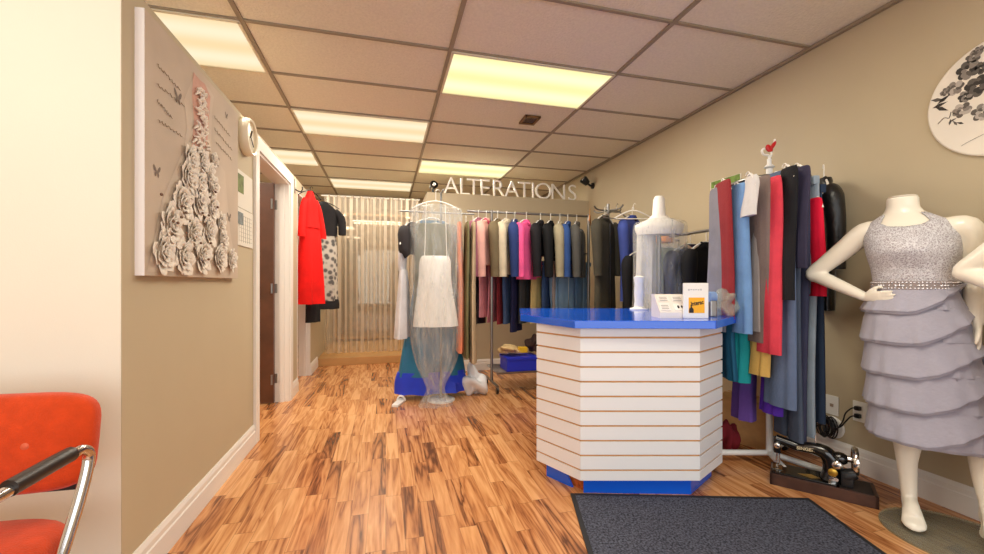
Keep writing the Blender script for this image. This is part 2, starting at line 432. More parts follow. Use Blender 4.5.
for j in range(60):
    f = j/60; py = 90+f*66; w = 4+f*5; px = 201+rnd.uniform(-w, w)*(.9)
    P = cv(px, py, .008); a = rnd.uniform(-.9, .9)
    L_ = .022
    b.tube([P+Vector((0, -L_*math.cos(a), -L_*math.sin(a))), P+Vector((.006, 0, .006)), P+Vector((0, L_*math.cos(a), L_*math.sin(a)))], [.003, .007, .003], 6)
b.build('ruffled_bodice', rosem, t, True)
for j in range(16):
    P = cv(rnd.uniform(160, 232), rnd.uniform(190, 262), .03); MB().ball(P, .006).build('bead', mat('brown_bead', (110, 80, 60), .4), t, True)
bfm = mat('grey_butterfly_paint', (120, 104, 92), .8)
for px, py, s in ((178, 98, .034), (157, 172, .027), (217, 162, .034), (229, 218, .03), (226.5, 116, .02)):
    P = cv(px, py, .0008); b = MB()
    for sg in (-1, 1):
        b.poly([P+Vector((0, sg*y*s, z*s)) for y, z in ((.04, .15), (.35, .6), (.8, .95), (1, .7), (.75, .15), (.45, .0), (.6, -.35), (.45, -.75), (.15, -.55), (.04, -.15))])
    b.build('butterfly', bfm, t)
b = MB()
for (x0, y0, x1, y1) in ((157, 64, 180, 90), (157, 84, 184, 106), (157, 100, 172, 118), (158, 120, 182, 136), (214, 116, 230, 136), (214, 128, 232, 150), (216, 142, 232, 160)):
    pts = []
    for i in range(26):
        f = i/25; a = cv(x0+(x1-x0)*f, y0+(y1-y0)*f, .003)
        pts.append(a+Vector((0, .004*math.sin(i*2.1), .006*math.sin(i*1.7+x0)*(1 if i % 5 else .2))))
    b.tube(pts, .0011, 5)
b.build('script_scrawl', mat('grey_brown_ink', (140, 120, 100), .9), t)

CKY, CKZ = 2.93, 2.03
t = thing('wall_clock', (XL, CKY, CKZ), 'round white wall clock above the papers beside the door casing', 'clock')
MY = Matrix.Rotation(R(90), 4, 'Y')
ckm = mat('ivory_clock_plastic', (232, 222, 196), .35)
b = MB(); b.lathe([(.112, 0), (.118, .012), (.118, .04), (.108, .054), (.098, .05), (.096, .034)], M=MY); b.build('clock_rim', ckm, t, True)
b = MB(); b.lathe([(.098, .03), (.098, .036)], M=MY); b.build('clock_face', mat('clock_face', (226, 214, 186), .3), t, True)
b = MB(); b.tube([(.039, 0, 0), (.039, .03, .05)], .004, 6); b.tube([(.041, 0, 0), (.041, .055, -.045)], .003, 6); b.build('clock_hand', BLACK, t)
paper = mat('paper_white', (228, 222, 208), .8)
def calendar(loc, rz, label, W, H, pic, grp=None):
    """two leaves hanging flat: picture leaf above, date leaf below; faces local +x"""
    t = thing('wall_calendar', loc, label, 'calendar', rz)
    MB().box((.003, W/2, -H*.25), (.003, W, H*.49)).build('picture_leaf', paper, t)
    MB().box((.004, W/2, -H*.75), (.005, W, H*.49)).build('date_leaf', paper, t)
    for (y0, y1, z0, z1, c) in pic:
        MB().box((.0055 if z0 > -.5 else .0075, (y0+y1)/2*W, (z0+z1)/2*H), (.0015, (y1-y0)*W, (z1-z0)*H)).build('printed_picture', mat('print_%d_%d_%d' % c, c, .7, var=.4, vscale=30), t)
    return t
tt = calendar((XL, 2.76, 1.80), 0, 'open white paper wall calendar with two leaves beside the door casing', .33, .47,
         [(.04, .45, -.3, -.06, (110, 122, 62)), (.04, .4, -.72, -.56, (120, 130, 130))])
b = MB()
for k in range(7): b.box((.007, .19, -.28-.026*k), (.001, .24, .0016))
for k in range(6): b.box((.007, .06+.04*k, -.36), (.001, .0016, .17))
b.build('ruled_line', mat('grey_print_line', (170, 165, 155), .8), tt)

# ------------------------------------------------------------------ orange chair
ORG = mat('orange_upholstery', (204, 66, 18), .85, var=.1, vscale=30, bump=.3, bscale=220, sheen=.2, spec=.2)
t = thing('office_chair', (-1.07, 1.225, 0), 'orange upholstered chair with chrome tube arms against the cream wall', 'chair', R(-3))
def cushion(mb, W, D, Tk, c, M=None, dome=.02, n=5.0):
    rr = []
    for j in range(9):
        f = j/8; z = -Tk/2+Tk*f; sc = 1-.09*abs(2*f-1)**3
        ring = []
        for kk in range(44):
            a = 2*PI*kk/44; ca, sa = math.cos(a), math.sin(a)
            x = math.copysign(abs(ca)**(2/n), ca)*W/2*sc; y = math.copysign(abs(sa)**(2/n), sa)*D/2*sc
            v_ = Vector((x, y, z)); ring.append((M @ v_ if M else v_)+Vector(c))
        rr.append(ring)
    # rounded faces
    def face(r, s):
        cc = sum(r, Vector())/len(r); nrm = (M @ Vector((0, 0, s)) if M else Vector((0, 0, s)))
        return [[cc+(p-cc)*q+nrm*(dome*(1-q*q)) for p in r] for q in (.8, .5, .2, .02)]
    lo = face(rr[0], -1)[::-1]; hi = face(rr[-1], 1)
    mb.rings(lo+rr+hi)
    return mb
b = MB(); cushion(b, .50, .272, .065, (0, .225, .652), Matrix.Rotation(R(82), 4, 'X'), .02); b.build('backrest', ORG, t, True)
for x in (-.112, .112):
    b = MB(); b.ball((x, .180, .655), .011, (1, .5, 1)); b.build('button', mat('orange_button', (214, 96, 60), .6), t, True)
b = MB(); cushion(b, .50, .48, .075, (.005, -.03, .418), None, .02, 4.0); b.build('seat', ORG, t, True)
b = MB(); b.box((0, .0, .372), (.40, .36, .03)); b.box((0, .262, .62), (.4, .012, .24), M=Matrix.Rotation(R(-8), 4, 'X')); b.build('seat_shell', BLACK, t)
for s in (-1, 1):
    xx = s*.295
    b = MB()
    stube(b, [(s*.1, .05, .352), (s*.24, .04, .352), (xx, -.02, .36), (xx, .02, .40), (xx, .09, .53), (xx, .125, .63), (xx, .105, .662), (xx, .06, .664), (xx, -.12, .655), (xx, -.22, .648), (xx, -.285, .62), (xx, -.30, .55), (xx, -.29, .3), (xx, -.28, .06), (xx, -.24, .014), (xx, 0, .014), (xx, .24, .014)], .0135, 12, 5)
    b.build('arm_frame', CHROME, t, True)
    b = MB(); stube(b, [(xx, .065, .667), (xx, .0, .665), (xx, -.10, .66)], .019, 12, 4); b.build('armrest_pad', mat('dark_brown_armrest', (44, 34, 30), .35), t, True)
b = MB(); b.tube([(-.295, .24, .014), (.295, .24, .014)], .0135); b.build('cross_bar', CHROME, t, True)

# ------------------------------------------------------------------ counter
t = thing('reception_counter', RW(.85, 2.5), 'white slat-panelled angled counter with a glossy blue top', 'counter')
o_ = RW(.85, 2.5)
def cl(r, d): w = RW(r, d)-o_; return (w.x, w.y)
topp = [(.415, 2.06), (1.109, 2.035), (1.489, 2.45), (1.60, 3.05), (.205, 3.05), (.17, 2.47)]
b = MB(); b.prism([cl(*p) for p in topp], .872, .912, .003); b.build('countertop', BLUE, t)
pf = [(.255, 2.355), (.454, 2.11), (1.068, 2.11), (1.303, 2.324)]
core = [(.29, 2.37), (.462, 2.135), (1.06, 2.135), (1.28, 2.34), (1.36, 2.9), (.33, 2.9)]
b = MB(); b.prism([cl(*p) for p in core], .085, .872); b.build('carcass', SLAT, t)
for i in range(3):
    A, B_ = Vector(cl(*pf[i])), Vector(cl(*pf[i+1]))
    dirv = (B_-A); Ln = dirv.length; dirv.normalize(); nrm = Vector((dirv.y, -dirv.x)); 
    ang = math.atan2(dirv.y, dirv.x)
    mid = (A+B_)/2
    zs = [.085, .085+.0525] + [.085+.0525+.0758*(k+1) for k in range(9)] + [.872]
    b = MB()
    for a_, c_ in zip(zs, zs[1:]):
        q = .0048
        lo = a_+(q if a_ > .09 else 0); hi = c_-(q if c_ < .86 else 0)
        b.box((mid.x-nrm.x*.007, mid.y-nrm.y*.007, (lo+hi)/2), (Ln, .014, hi-lo), ang, .0012)
    pn = b.build('slatwall_panel', SLAT, t)
    b = MB(); b.box((mid.x-nrm.x*.013, mid.y-nrm.y*.013, .48), (Ln-.004, .012, .785), ang); b.build('groove_backing', MDF, pn)
# kick boards
b = MB(); b.prism([cl(*p) for p in ((.33, 2.36), (.445, 2.235), (.49, 2.17), (1.02, 2.155), (1.22, 2.345), (1.28, 2.85), (.36, 2.85))], 0, .085); b.build('base_block', mat('rough_orange_board', (188, 92, 34), .8, var=.5, vscale=60), t)
def kick(p, q, slope=0):
    A, B_ = Vector(cl(*p)), Vector(cl(*q)); n_ = (B_-A).normalized(); nn = Vector((n_.y, -n_.x))
    b = MB(); f = [A, B_]; th = .012
    lo = [(A.x, A.y, 0), (B_.x, B_.y, 0), (B_.x-nn.x*th, B_.y-nn.y*th, 0), (A.x-nn.x*th, A.y-nn.y*th, 0)]
    e = n_*slope
    hi = [(A.x, A.y, .085), (B_.x-e.x, B_.y-e.y, .085), (B_.x-e.x-nn.x*th, B_.y-e.y-nn.y*th, .085), (A.x-nn.x*th, A.y-nn.y*th, .085)]
    b.rings([[Vector(p_) for p_ in lo], [Vector(p_) for p_ in hi]]); b.build('kick_board', BLUE, t)
kick((.311, 2.345), (.432, 2.21), .055); kick((.48, 2.154), (1.035, 2.138)); kick((1.035, 2.138), (1.25, 2.342))
b = MB(); b.prism([cl(*p) for p in ((1.34, 2.50), (1.56, 2.46), (1.60, 2.62), (1.36, 2.72))], .715, .735, .002); b.build('side_shelf', WHITE, t)

# on the counter
ZT_ = .912
def on_counter(px, d): return RW((px-CX)/F*d, d, ZT_)
t = thing('counter_sign', on_counter(695.5, 2.185), 'white upright payment sign with a yellow square logo standing on the counter', 'sign', -TH-R(3))
Wd, Hd = .128, .188
def tilt(a): return Matrix.Rotation(R(a), 4, 'X')
b = MB(); b.box((0, 0, Hd/2), (Wd, .016, Hd), bevel=.004); b.box((0, .03, .006), (Wd*.9, .06, .012)); b.build('sign_board', WHITE, t)
ym = mat('logo_yellow', (250, 178, 20), .5)
MB().box((.002, -.0085, .07), (.082, .002, .082)).build('logo_square', ym, t)
FM = Matrix.Rotation(R(90), 4, 'X')
textmesh('Interac', .029, .001, 'logo_lettering', mat('logo_black', (25, 22, 18), .6), t, Matrix.Translation((.006, -.0102, .072)) @ Matrix.Rotation(R(-10), 4, 'Y') @ FM @ Matrix.Diagonal((.8, 1.1, 1, 1)), offset=.0008)
b = MB()
Mh = Matrix.Translation((-.026, -.0102, .043))
b.poly([Mh @ Vector(p) for p in ((-.011, 0, -.013), (.012, 0, -.013), (.013, 0, .004), (.008, 0, .012), (.004, 0, .016), (.001, 0, .03), (-.004, 0, .03), (-.003, 0, .014), (-.009, 0, .012), (-.012, 0, .0))])
b.build('hand_symbol', mat('logo_black', (25, 22, 18), .6), t)
b = MB()
for k in range(6): b.box((-.038+k*.0125, -.0085, .152+.001*(k % 2)), (.008, .001, .009 if k in (0, 5) else .006))
b.build('faded_heading', mat('pale_grey_print', (186, 186, 188), .7), t)
# card display
t = thing('card_holder', on_counter(671, 2.26), 'white sloped card holder beside the payment sign on the counter', 'card holder', -TH)
b = MB(); prof = [(-.06, 0), (.06, 0), (.06, .125), (.02, .125), (-.06, .03)]
b.rings([[Vector((x, y, z)) for y, z in prof] for x in (-.085, .075)])
b.build('stand', mat('cream_card', (236, 226, 214), .5), t)
sl = math.atan2(.095, .08); MS = Matrix.Rotation(sl, 4, 'X'); nv = Vector((0, -math.sin(sl), math.cos(sl)))
for i, (cx_, f, w, hh) in enumerate(((-.05, .3, .055, .05), (-.045, .75, .06, .035), (.03, .28, .065, .045), (.03, .75, .062, .036))):
    P = Vector((cx_, -.06+.08*f, .03+.095*f))+nv*.002
    cd = MB().box(P, (w, hh, .003), M=MS).build('card', mat('card_white', (240, 233, 224), .6), t)
    b = MB()
    if i == 2:
        for q in (-.008, .012):
            b.lathe([(.0085, 0), (.0085, .001)], P+nv*.0015+Vector((q, 0, 0)), 14, M=MS @ Matrix.Diagonal((.7, 1.2, 1, 1)))
    else:
        for q in range(3): b.box(P+nv*.0018+MS @ Vector((0, -.014+.011*q, 0)), (w*.7, .0022, .0008), M=MS)
    b.build('card_print', mat('card_dark_print', (48, 42, 40), .7), cd)
# clear plastic bags and bits at the right of the counter
clearp = glass_mat('crumpled_clear_plastic', (240, 242, 244), .34)
def crumple(name, loc, sx, sy, sz, m, label, cat, seed):
    bm = bmesh.new(); bmesh.ops.create_icosphere(bm, subdivisions=4, radius=1); rnd = random.Random(seed)
    dirs = [(Vector((rnd.uniform(-1, 1), rnd.uniform(-1, 1), rnd.uniform(-1, 1))).normalized(), rnd.uniform(.05, .16), rnd.uniform(3, 8)) for _ in range(8)]
    for v_ in bm.verts:
        s_ = 1+sum(a*math.sin(v_.co.dot(d_)*f) for d_, a, f in dirs)
        c = v_.co*s_; v_.co = Vector((c.x*sx, c.y*sy, max(c.z*sz+sz*.85, 0)))
    mb = MB(); mb.bm.free(); mb.bm = bm
    return tag(mb.build(name, m, None, True, loc), label, cat)
crumple('plastic_bag', on_counter(726, 2.35), .1, .06, .075, clearp, 'crumpled clear plastic bag at the end of the blue countertop', 'bag', 4)
t = thing('tape_dispenser', on_counter(711.5, 2.30), 'small blue and silver dispenser between the payment sign and the plastic bag', 'dispenser', -TH)
b = MB(); b.box((0, 0, .045), (.035, .05, .09), bevel=.006); b.build('body', STEEL, t)
b = MB(); b.lathe([(.012, -.018), (.03, -.018), (.03, .018), (.012, .018)], (0, 0, .11), M=MY); b.build('roll', mat('pale_blue_roll', (120, 150, 196), .4), t, True)
# white pedestal on the counter
t = thing('display_pedestal', on_counter(639, 2.92), 'white pedestal with a round foot standing on the blue countertop', 'pedestal')
b = MB(); b.lathe([(.064, 0), (.064, .008), (.04, .014), (.034, .02)]); b.build('foot', WHITE, t, True)
b = MB(); b.lathe([(.034, .018), (.03, .06), (.033, .12), (.03, .18), (.036, .23), (.02, .24)]); b.build('column', WHITE, t, True)

# ------------------------------------------------------------------ floor mat
def floor_rug():
    m = mat('charcoal_mat_pile', (90, 93, 107), .95, var=.8, vscale=120, bump=1.0, bscale=260, spec=.1)
    a = Vector((.93, 1.965)); ex = Vector((1.15, -.347)).normalized(); ey = Vector((-ex.y, ex.x))*-1
    t = thing('floor_mat', (a.x, a.y, 0), 'charcoal grey carpet mat on the floor before the counter', 'mat', math.atan2(ex.y, ex.x))
    MB().box((.6, -.93, .005), (1.16, 1.82, .010), bevel=.003).build('mat_pile', m, t)
    b = MB()
    for x in (.01, 1.19): b.box((x, -.93, .0045), (.022, 1.86, .009), bevel=.002)
    for y in (-.01, -1.85): b.box((.6, y, .0045), (1.16, .022, .009), bevel=.002)
    b.build('mat_edge', mat('dark_rubber_edge', (34, 35, 40), .7), t)
floor_rug()

# ------------------------------------------------------------------ sewing machine
ux = Vector((.638, -.77)); 
t = thing('sewing_machine', (2.175+.09*.77, 1.627+.09*.638, 0), 'vintage black sewing machine on a dark wooden base on the floor', 'sewing machine', math.atan2(ux.y, ux.x))
wd = mat('dark_walnut_base', (70, 44, 34), .45, var=.35, vscale=12)
enamel = mat('black_enamel', (18, 16, 15), .18, coat=.5)
gold = mat('worn_gold_decal', (176, 140, 70), .4, .4, var=.3)
b = MB()
for s in (-1, 1): b.box((0, s*.083, .03), (.44, .014, .06), bevel=.002); b.box((s*.213, 0, .03), (.014, .18, .06), bevel=.002)
b.box((0, 0, .008), (.43, .17, .01)); b.build('wooden_base', wd, t)
MB().box((-.075, 0, .062), (.275, .15, .014), bevel=.004).build('bed_plate', enamel, t)
MB().box((.14, 0, .057), (.13, .148, .006)).build('side_compartment', mat('dark_base_panel', (44, 36, 33), .6), t)
b = MB()
stube(b, [(.045, 0, .065), (.05, 0, .11), (.045, 0, .165), (.02, 0, .2), (-.03, 0, .212), (-.1, 0, .208), (-.165, 0, .222), (-.195, 0, .228)], [.05, .042, .04, .038, .03, .025, .023, .023], 16, 6)
b.box((-.188, 0, .195), (.034, .042, .085), bevel=.008)
b.lathe([(.028, 0), (.032, .02), (.03, .04), (.02, .055)], (.055, 0, .185), M=MY)
b.build('arm', enamel, t, True)
MB().box((-.206, 0, .2), (.004, .036, .075), bevel=.001).build('face_plate', STEEL, t)
b = MB(); b.lathe([(.012, -.014), (.0165, -.01), (.0165, .01), (.012, .014)], (-.188, -.026, .2), M=Matrix.Rotation(R(90), 4, 'X')); b.build('tension_dial', CHROME, t, True)
b = MB(); b.tube([(-.19, 0, .16), (-.19, 0, .105)], .006); b.tube([(-.178, 0, .16), (-.178, 0, .085)], .004); b.box((-.188, 0, .078), (.014, .03, .006)); b.tube([(-.19, 0, .15), (-.19, 0, .068)], .002); b.build('needle_bar', CHROME, t, True)
b = MB(); b.box((-.19, 0, .0705), (.05, .07, .003)); b.build('needle_plate', CHROME, t)
b = MB(); b.lathe([(.056, -.007), (.068, -.011), (.073, 0), (.068, .011), (.056, .007), (.056, -.007)], (.14, 0, .185), 36, M=MY)
for a in range(5):
    b.tube([(.14, 0, .185), (.14, .06*math.cos(a*2*PI/5), .185+.06*math.sin(a*2*PI/5))], .006, 8)
b.tube([(.085, 0, .19), (.14, 0, .19)], .016, 14); b.build('balance_wheel', CHROME, t, True)
b = MB(); b.lathe([(.03, 0), (.034, .02), (.026, .055), (.0, .06)], (.092, -.03, .105), M=Matrix.Rotation(R(60), 4, 'Y')); b.box((.105, -.03, .1), (.05, .06, .075), bevel=.012); b.build('motor', mat('black_motor', (26, 26, 28), .4), t, True)
b = MB(); b.lathe([(.021, 0), (.023, .008), (.015, .014), (.008, .016)], (.068, -.036, .158), M=Matrix.Rotation(R(90), 4, 'X')); b.build('bobbin_winder', CHROME, t, True)
b = MB(); b.lathe([(.019, 0), (.02, .01), (.012, .014)], (.048, -.042, .12), M=Matrix.Rotation(R(90), 4, 'X')); b.build('brass_medallion', mat('brass_medal', (190, 150, 60), .3, .8), t, True)
b = MB(); b.box((.046, -.042, .08), (.03, .012, .03), bevel=.004); b.lathe([(.009, 0), (.009, .02)], (.062, -.04, .09), M=Matrix.Rotation(R(90), 4, 'X')); b.build('stitch_lever', CHROME, t, True)
b = MB(); b.tube([(-.02, 0, .225), (-.02, 0, .285)], .0025); b.build('spool_pin', CHROME, t)
b = MB(); b.poly([(-.10, -.03, .0695), (-.04, -.06, .0695), (.0, -.03, .0695), (-.04, .0, .0695)]); b.build('bed_decal', gold, t)
textmesh('SINGER', .0235, .001, 'maker_lettering', mat('pale_gold_lettering', (226, 208, 170), .5), t, Matrix.Translation((-.062, -.0285, .2005)) @ Matrix.Rotation(R(-2), 4, 'Y') @ FM, offset=.0005)

# outlets, plugs and the coiled cord on the right wall
def plate(name, Y, z, label, cat):
    t = thing(name, (XR, Y, z), label, cat)
    MB().box((-.003, 0, 0), (.006, .075, .118), bevel=.002).build('cover_plate', WHITE, t); return t
Y1, Y2 = 1.93, 1.775
t = plate('wall_plate', Y1, .347, 'white wall plate with a single jack, nearer the clothes rack', 'wall plate')
MB().box((-.007, 0, 0), (.004, .018, .018)).build('jack', mat('beige_jack', (170, 150, 130), .5), t)
t = plate('wall_socket', Y2, .352, 'white power socket with two black plugs beside the grey dress', 'socket')
b = MB()
for z in (.022, -.022): b.box((-.007, 0, z), (.004, .034, .03), bevel=.004)
b.build('receptacle', mat('socket_face', (226, 222, 214), .4), t)
t = thing('power_cord', (XR, Y1-.01, .215), 'black cords wound round a white disc below the sockets, plugged into the wall', 'cord')
b = MB(); b.lathe([(.062, 0), (.066, .008), (.06, .016)], (0, 0, 0), M=Matrix.Rotation(R(-90), 4, 'Y')); b.build('white_disc', WHITE, t, True)
rnd = random.Random(5); b = MB()
for k in range(11):
    ph = rnd.uniform(0, PI); w = rnd.uniform(.025, .042); hh = rnd.uniform(.045, .068); cx_ = rnd.uniform(-.02, .025)+.01
    stube(b, [(-.022-.003*k, cx_+w*math.cos(a*PI/4)*math.cos(.3*math.sin(ph)), hh*math.sin(a*PI/4)) for a in range(9)], .0036, 6, 3)
for k in range(3):
    stube(b, [(-.03, .02, .02), (-.06, .08+.02*k, .0-.02*k), (-.05, .13+.02*k, .01), (-.03, .15, .045-.02*k), (-.05, .1, .05), (-.04, .03, .04)], .0036, 6, 4)
b.build('cord_coil', BLACK, t, True)
dy = Y2-(Y1-.01); dz = .352-.215
b = MB()
stube(b, [(-.03, -.02, -.02), (-.04, -.06, .03), (-.05, -.085, .07), (-.05, -.10, .12), (-.045, dy+.015, dz+.02), (-.03, dy, dz+.022)], .004, 8, 5)
stube(b, [(-.03, -.01, -.01), (-.045, -.07, .03), (-.05, -.10, .07), (-.045, dy+.02, dz-.03), (-.03, dy, dz-.022)], .004, 8, 5)
b.build('cord_lead', BLACK, t, True)
for z in (.022, -.022):
    MB().box((-.022, dy, dz+z), (.026, .026, .024), bevel=.006).build('plug', BLACK, t)

# ------------------------------------------------------------------ mannequins
MR = Vector((2.35, 1.33, 0)); MPHI = R(-65)
ex = Vector((math.cos(MPHI), math.sin(MPHI))); ey = Vector((-ex.y, ex.x))
def ml(px, py, yl):                         # mannequin-local point showing at (px,py) with local depth yl
    u = (px-CX)/F; b0 = Vector((MR.x, MR.y))+ey*yl
    # r = u d
    def rd(v): return v.x*CT-v.y*ST, v.x*ST+v.y*CT
    r0, d0 = rd(b0); r1, d1 = rd(ex)
    x = (u*d0-r0)/(r1-u*d1); d = d0+x*d1
    return Vector((x, yl, CAMH+(HY-py)*d/F))
TOR = [(.70, 0, 0, .125, .105), (.80, 0, 0, .155, .12), (.92, 0, 0, .16, .125), (1.02, 0, 0, .142, .108), (1.09, 0, 0, .128, .098), (1.16, -.002, -.004, .133, .102),
       (1.24, -.006, -.010, .147, .118), (1.30, -.012, -.008, .152, .112), (1.345, -.018, 0, .15, .094), (1.38, -.024, .005, .135, .076), (1.405, -.03, .01, .10, .064), (1.425, -.035, .012, .072, .056), (1.45, -.038, .012, .058, .051), (1.50, -.038, .012, .055, .05)]
TX = -.012
def torat(z):
    for a, b_ in zip(TOR, TOR[1:]):
        if a[0] <= z <= b_[0]:
            f = (z-a[0])/(b_[0]-a[0]); return [a[i]*(1-f)+b_[i]*f for i in range(5)]
    return list(TOR[0] if z < TOR[0][0] else TOR[-1])
def voxel_bake(mb, name, m, vox=.006, parent=None, smooth=4):
    me = bpy.data.meshes.new(name); mb.bm.normal_update(); mb.bm.to_mesh(me); mb.bm.free()
    o = bpy.data.objects.new(name, me); COL.objects.link(o)
    q = o.modifiers.new('r', 'REMESH'); q.mode = 'VOXEL'; q.voxel_size = vox; q.use_smooth_shade = True
    q = o.modifiers.new('s', 'SMOOTH'); q.factor = .5; q.iterations = smooth+4
    bpy.context.view_layer.update()
    me2 = bpy.data.meshes.new_from_object(o.evaluated_get(bpy.context.evaluated_depsgraph_get()))
    bpy.data.objects.remove(o); me2.name = name; me2.materials.clear(); me2.materials.append(m)
    for p in me2.polygons: p.use_smooth = True
    o = bpy.data.objects.new(name, me2); COL.objects.link(o)
    if parent is not None: o.parent = parent
    return o
def hand(b, wrist, direction, spread, nrm, curl, s=1.0, thumb=1):
    """palm + four bent fingers + thumb; direction along the hand, spread across it, nrm out of the palm"""
    d, sp, n = direction.normalized(), spread.normalized(), nrm.normalized()
    kn = wrist+d*.085*s
    rr = []
    for f, w, th in ((-.02, .022, .019), (.03, .032, .016), (.065, .038, .014), (.092, .036, .011)):
        c = wrist+d*f*s
        rr.append([c+sp*w*s*math.cos(a*PI/7)+n*th*s*math.sin(a*PI/7) for a in range(14)])
    b.rings(rr)
    for k, (off, L_) in enumerate(((-.028, .072), (-.0095, .082), (.0095, .077), (.028, .06))):
        p = kn+sp*off*s; dd = (d+sp*off*2.2).normalized()
        a1 = p+dd*L_*.42*s+n*curl*.2*L_; a2 = a1+dd*L_*.32*s+n*curl*.5*L_; a3 = a2+dd*L_*.24*s+n*curl*.6*L_
        stube(b, [p-dd*.03*s, p, a1, a2, a3], [.0095*s, .0092*s, .0085*s, .0078*s, .0058*s], 10, 4)
    p = wrist+d*.02*s+sp*thumb*-.022*s
    stube(b, [p, p+d*.025*s-sp*thumb*.024*s+n*.006, p+d*.055*s-sp*thumb*.034*s+n*.012, p+d*.078*s-sp*thumb*.03*s+n*.016], [.013*s, .0115*s, .010*s, .007*s], 10, 4)
def mannequin(label, dress_label):
    t = thing('mannequin', MR, label, 'mannequin', MPHI, 'headless ivory mannequins')
    b = MB()
    rr = []
    for z, cx_, cyy, rx, ry in TOR:
        rr.append([Vector((TX+cx_+rx*math.cos(a*PI/20), cyy+ry*math.sin(a*PI/20)*(1.0), z)) for a in range(40)])
    b.rings(rr)
    for s in (-1, 1): b.ball((TX+s*.06-.006, -.062, 1.245), .06, (1, .8, 1))
    # legs
    aL, aR = ml(909, 497, .0), ml(988, 503, -.03)
    kneeL, kneeR = ml(902, 440, .0), ml(975, 440, -.03)
    kneeL.z = .47; kneeR.z = .47
    hipL, hipR = Vector((TX-.072, 0, .80)), Vector((TX+.08, 0, .80))
    cl_ = (kneeL*.35+aL*.65)+Vector((0, .012, .03)); cr_ = (kneeR*.35+aR*.65)+Vector((0, .012, .03))
    stube(b, [hipL, (hipL+kneeL)/2, kneeL, cl_+Vector((0, 0, .1)), cl_, aL], [.085, .072, .05, .052, .037, .027], 18, 6)
    stube(b, [hipR, (hipR+kneeR)/2, kneeR, cr_+Vector((0, 0, .1)), cr_, aR], [.085, .072, .052, .054, .04, .028], 18, 6)
    for an, toe in ((aL, ml(916, 528, -.15)), (aR, ml(1004, 548, -.17))):
        toe.z = .03; ball_ = an.lerp(toe, .72); ball_.z = .043
        heel = an+(an-toe)*.22; heel.z = .052
        rr = []
        dirv = Vector((toe.x-an.x, toe.y-an.y, 0)).normalized(); sd = Vector((-dirv.y, dirv.x, 0))
        for P, w, hh in ((heel, .014, .02), (heel+dirv*.018, .022, .024), (an.lerp(toe, .1)+Vector((0, 0, -.04)), .026, .026), (an.lerp(toe, .45)-Vector((0, 0, .0)), .033, .034), (ball_, .042, .024), (an.lerp(toe, .9)+Vector((0, 0, -.0)), .036, .016), (toe, .012, .008)):
            zc = max(P.z, hh+.012)
            rr.append([Vector((P.x, P.y, zc))+sd*w*math.cos(a*PI/9)+Vector((0, 0, hh*math.sin(a*PI/9))) for a in range(18)])
        b.rings(rr)
        stube(b, [an+Vector((0, 0, .04)), an, an.lerp(heel, .6)], [.028, .028, .022], 16, 5)
        stube(b, [an+Vector((0, 0, .05)), an+Vector((0, 0, -.005)), an.lerp(toe, .35)+Vector((0, 0, .004)), an.lerp(toe, .62)], [.026, .028, .03, .026], 16, 5)
    # arm with the hand on the hip (shows at px 808-886)
    shL = Vector((TX-.165, .0, 1.345)); elb = ml(813, 274, .03); wr = ml(865, 297, -.055)
    stube(b, [Vector((TX-.11, .0, 1.34)), shL, shL.lerp(elb, .35), shL.lerp(elb, .75), elb, elb.lerp(wr, .12), elb.lerp(wr, .35), elb.lerp(wr, .75), wr],
          [.052, .052, .047, .041, .035, .035, .034, .027, .021], 18, 5)
    tip = ml(886, 297, -.112)
    hand(b, wr, tip-wr, Vector((0, .18, -1)), Vector((.3, .9, .1)), .12, .82, 1)
    # hanging arm
    shR = Vector((TX+.155, .0, 1.335)); el2 = ml(974, 284, .05); wr2 = ml(977, 324, -.02)
    stube(b, [Vector((TX+.10, 0, 1.335)), shR, shR.lerp(el2, .3)+Vector((.012, 0, 0)), shR.lerp(el2, .75), el2, el2.lerp(wr2, .3), el2.lerp(wr2, .8), wr2],
          [.052, .054, .048, .041, .036, .035, .027, .022], 18, 5)
    hand(b, wr2, Vector((.01, -.12, -1)), Vector((.25, -1, .1)), Vector((-1, -.2, 0)), .25, .9, -1)
    voxel_bake(b, 'mannequin_body', SKIN, .0052, t)
    b = MB(); b.lathe([(.05, 0), (.052, .003), (.048, .006)], (TX-.038, .012, 1.499)); b.build('neck_cap', SKIN, t, True)
    # glass base
    b = MB(); 
    b.prism([(.135+.26*math.cos(a*2*PI/64), -.035+.235*math.sin(a*2*PI/64)) for a in range(64)], .0, .010, .002)
    gm = glass_mat('greenish_glass_base', (236, 241, 228), .24)
    b.build('glass_base', gm, t, True)
    # dress
    lace = bpy.data.materials.get('silver_lace') or lace_mat()
    dr_ = None
    def surf(z, a, off):
        z0, cx_, cyy, rx, ry = torat(z)
        bust = .02*max(0, 1-abs(z-1.245)/.075)*max(0, -math.sin(a))
        return Vector((TX+cx_+(rx+off)*math.cos(a), cyy+(ry+off+bust)*math.sin(a), z))
    N = 96; rows = 22
    def top(a):                              # neckline height; front is a=-90 deg
        q = abs(((math.degrees(a)+90+180) % 360)-180)      # 0 front .. 180 back
        pts = [(0, 1.352), (20, 1.358), (34, 1.378), (40, 1.418), (58, 1.418), (63, 1.36), (76, 1.295), (90, 1.262), (110, 1.27), (135, 1.33), (180, 1.35)]
        for (a0, z0), (a1, z1) in zip(pts, pts[1:]):
            if a0 <= q <= a1: return z0+(z1-z0)*(q-a0)/(a1-a0)
    rr = []
    for j in range(rows+1):
        ring = []
        for k in range(N):
            a = 2*PI*k/N; zt = top(a); z = 1.085+(zt-1.085)*j/rows
            ring.append(surf(z, a, .008))
        rr.append(ring)
    b = MB(); b.rings(rr, False); bod = b.build('dress_bodice', lace, t, True, solid=.004)
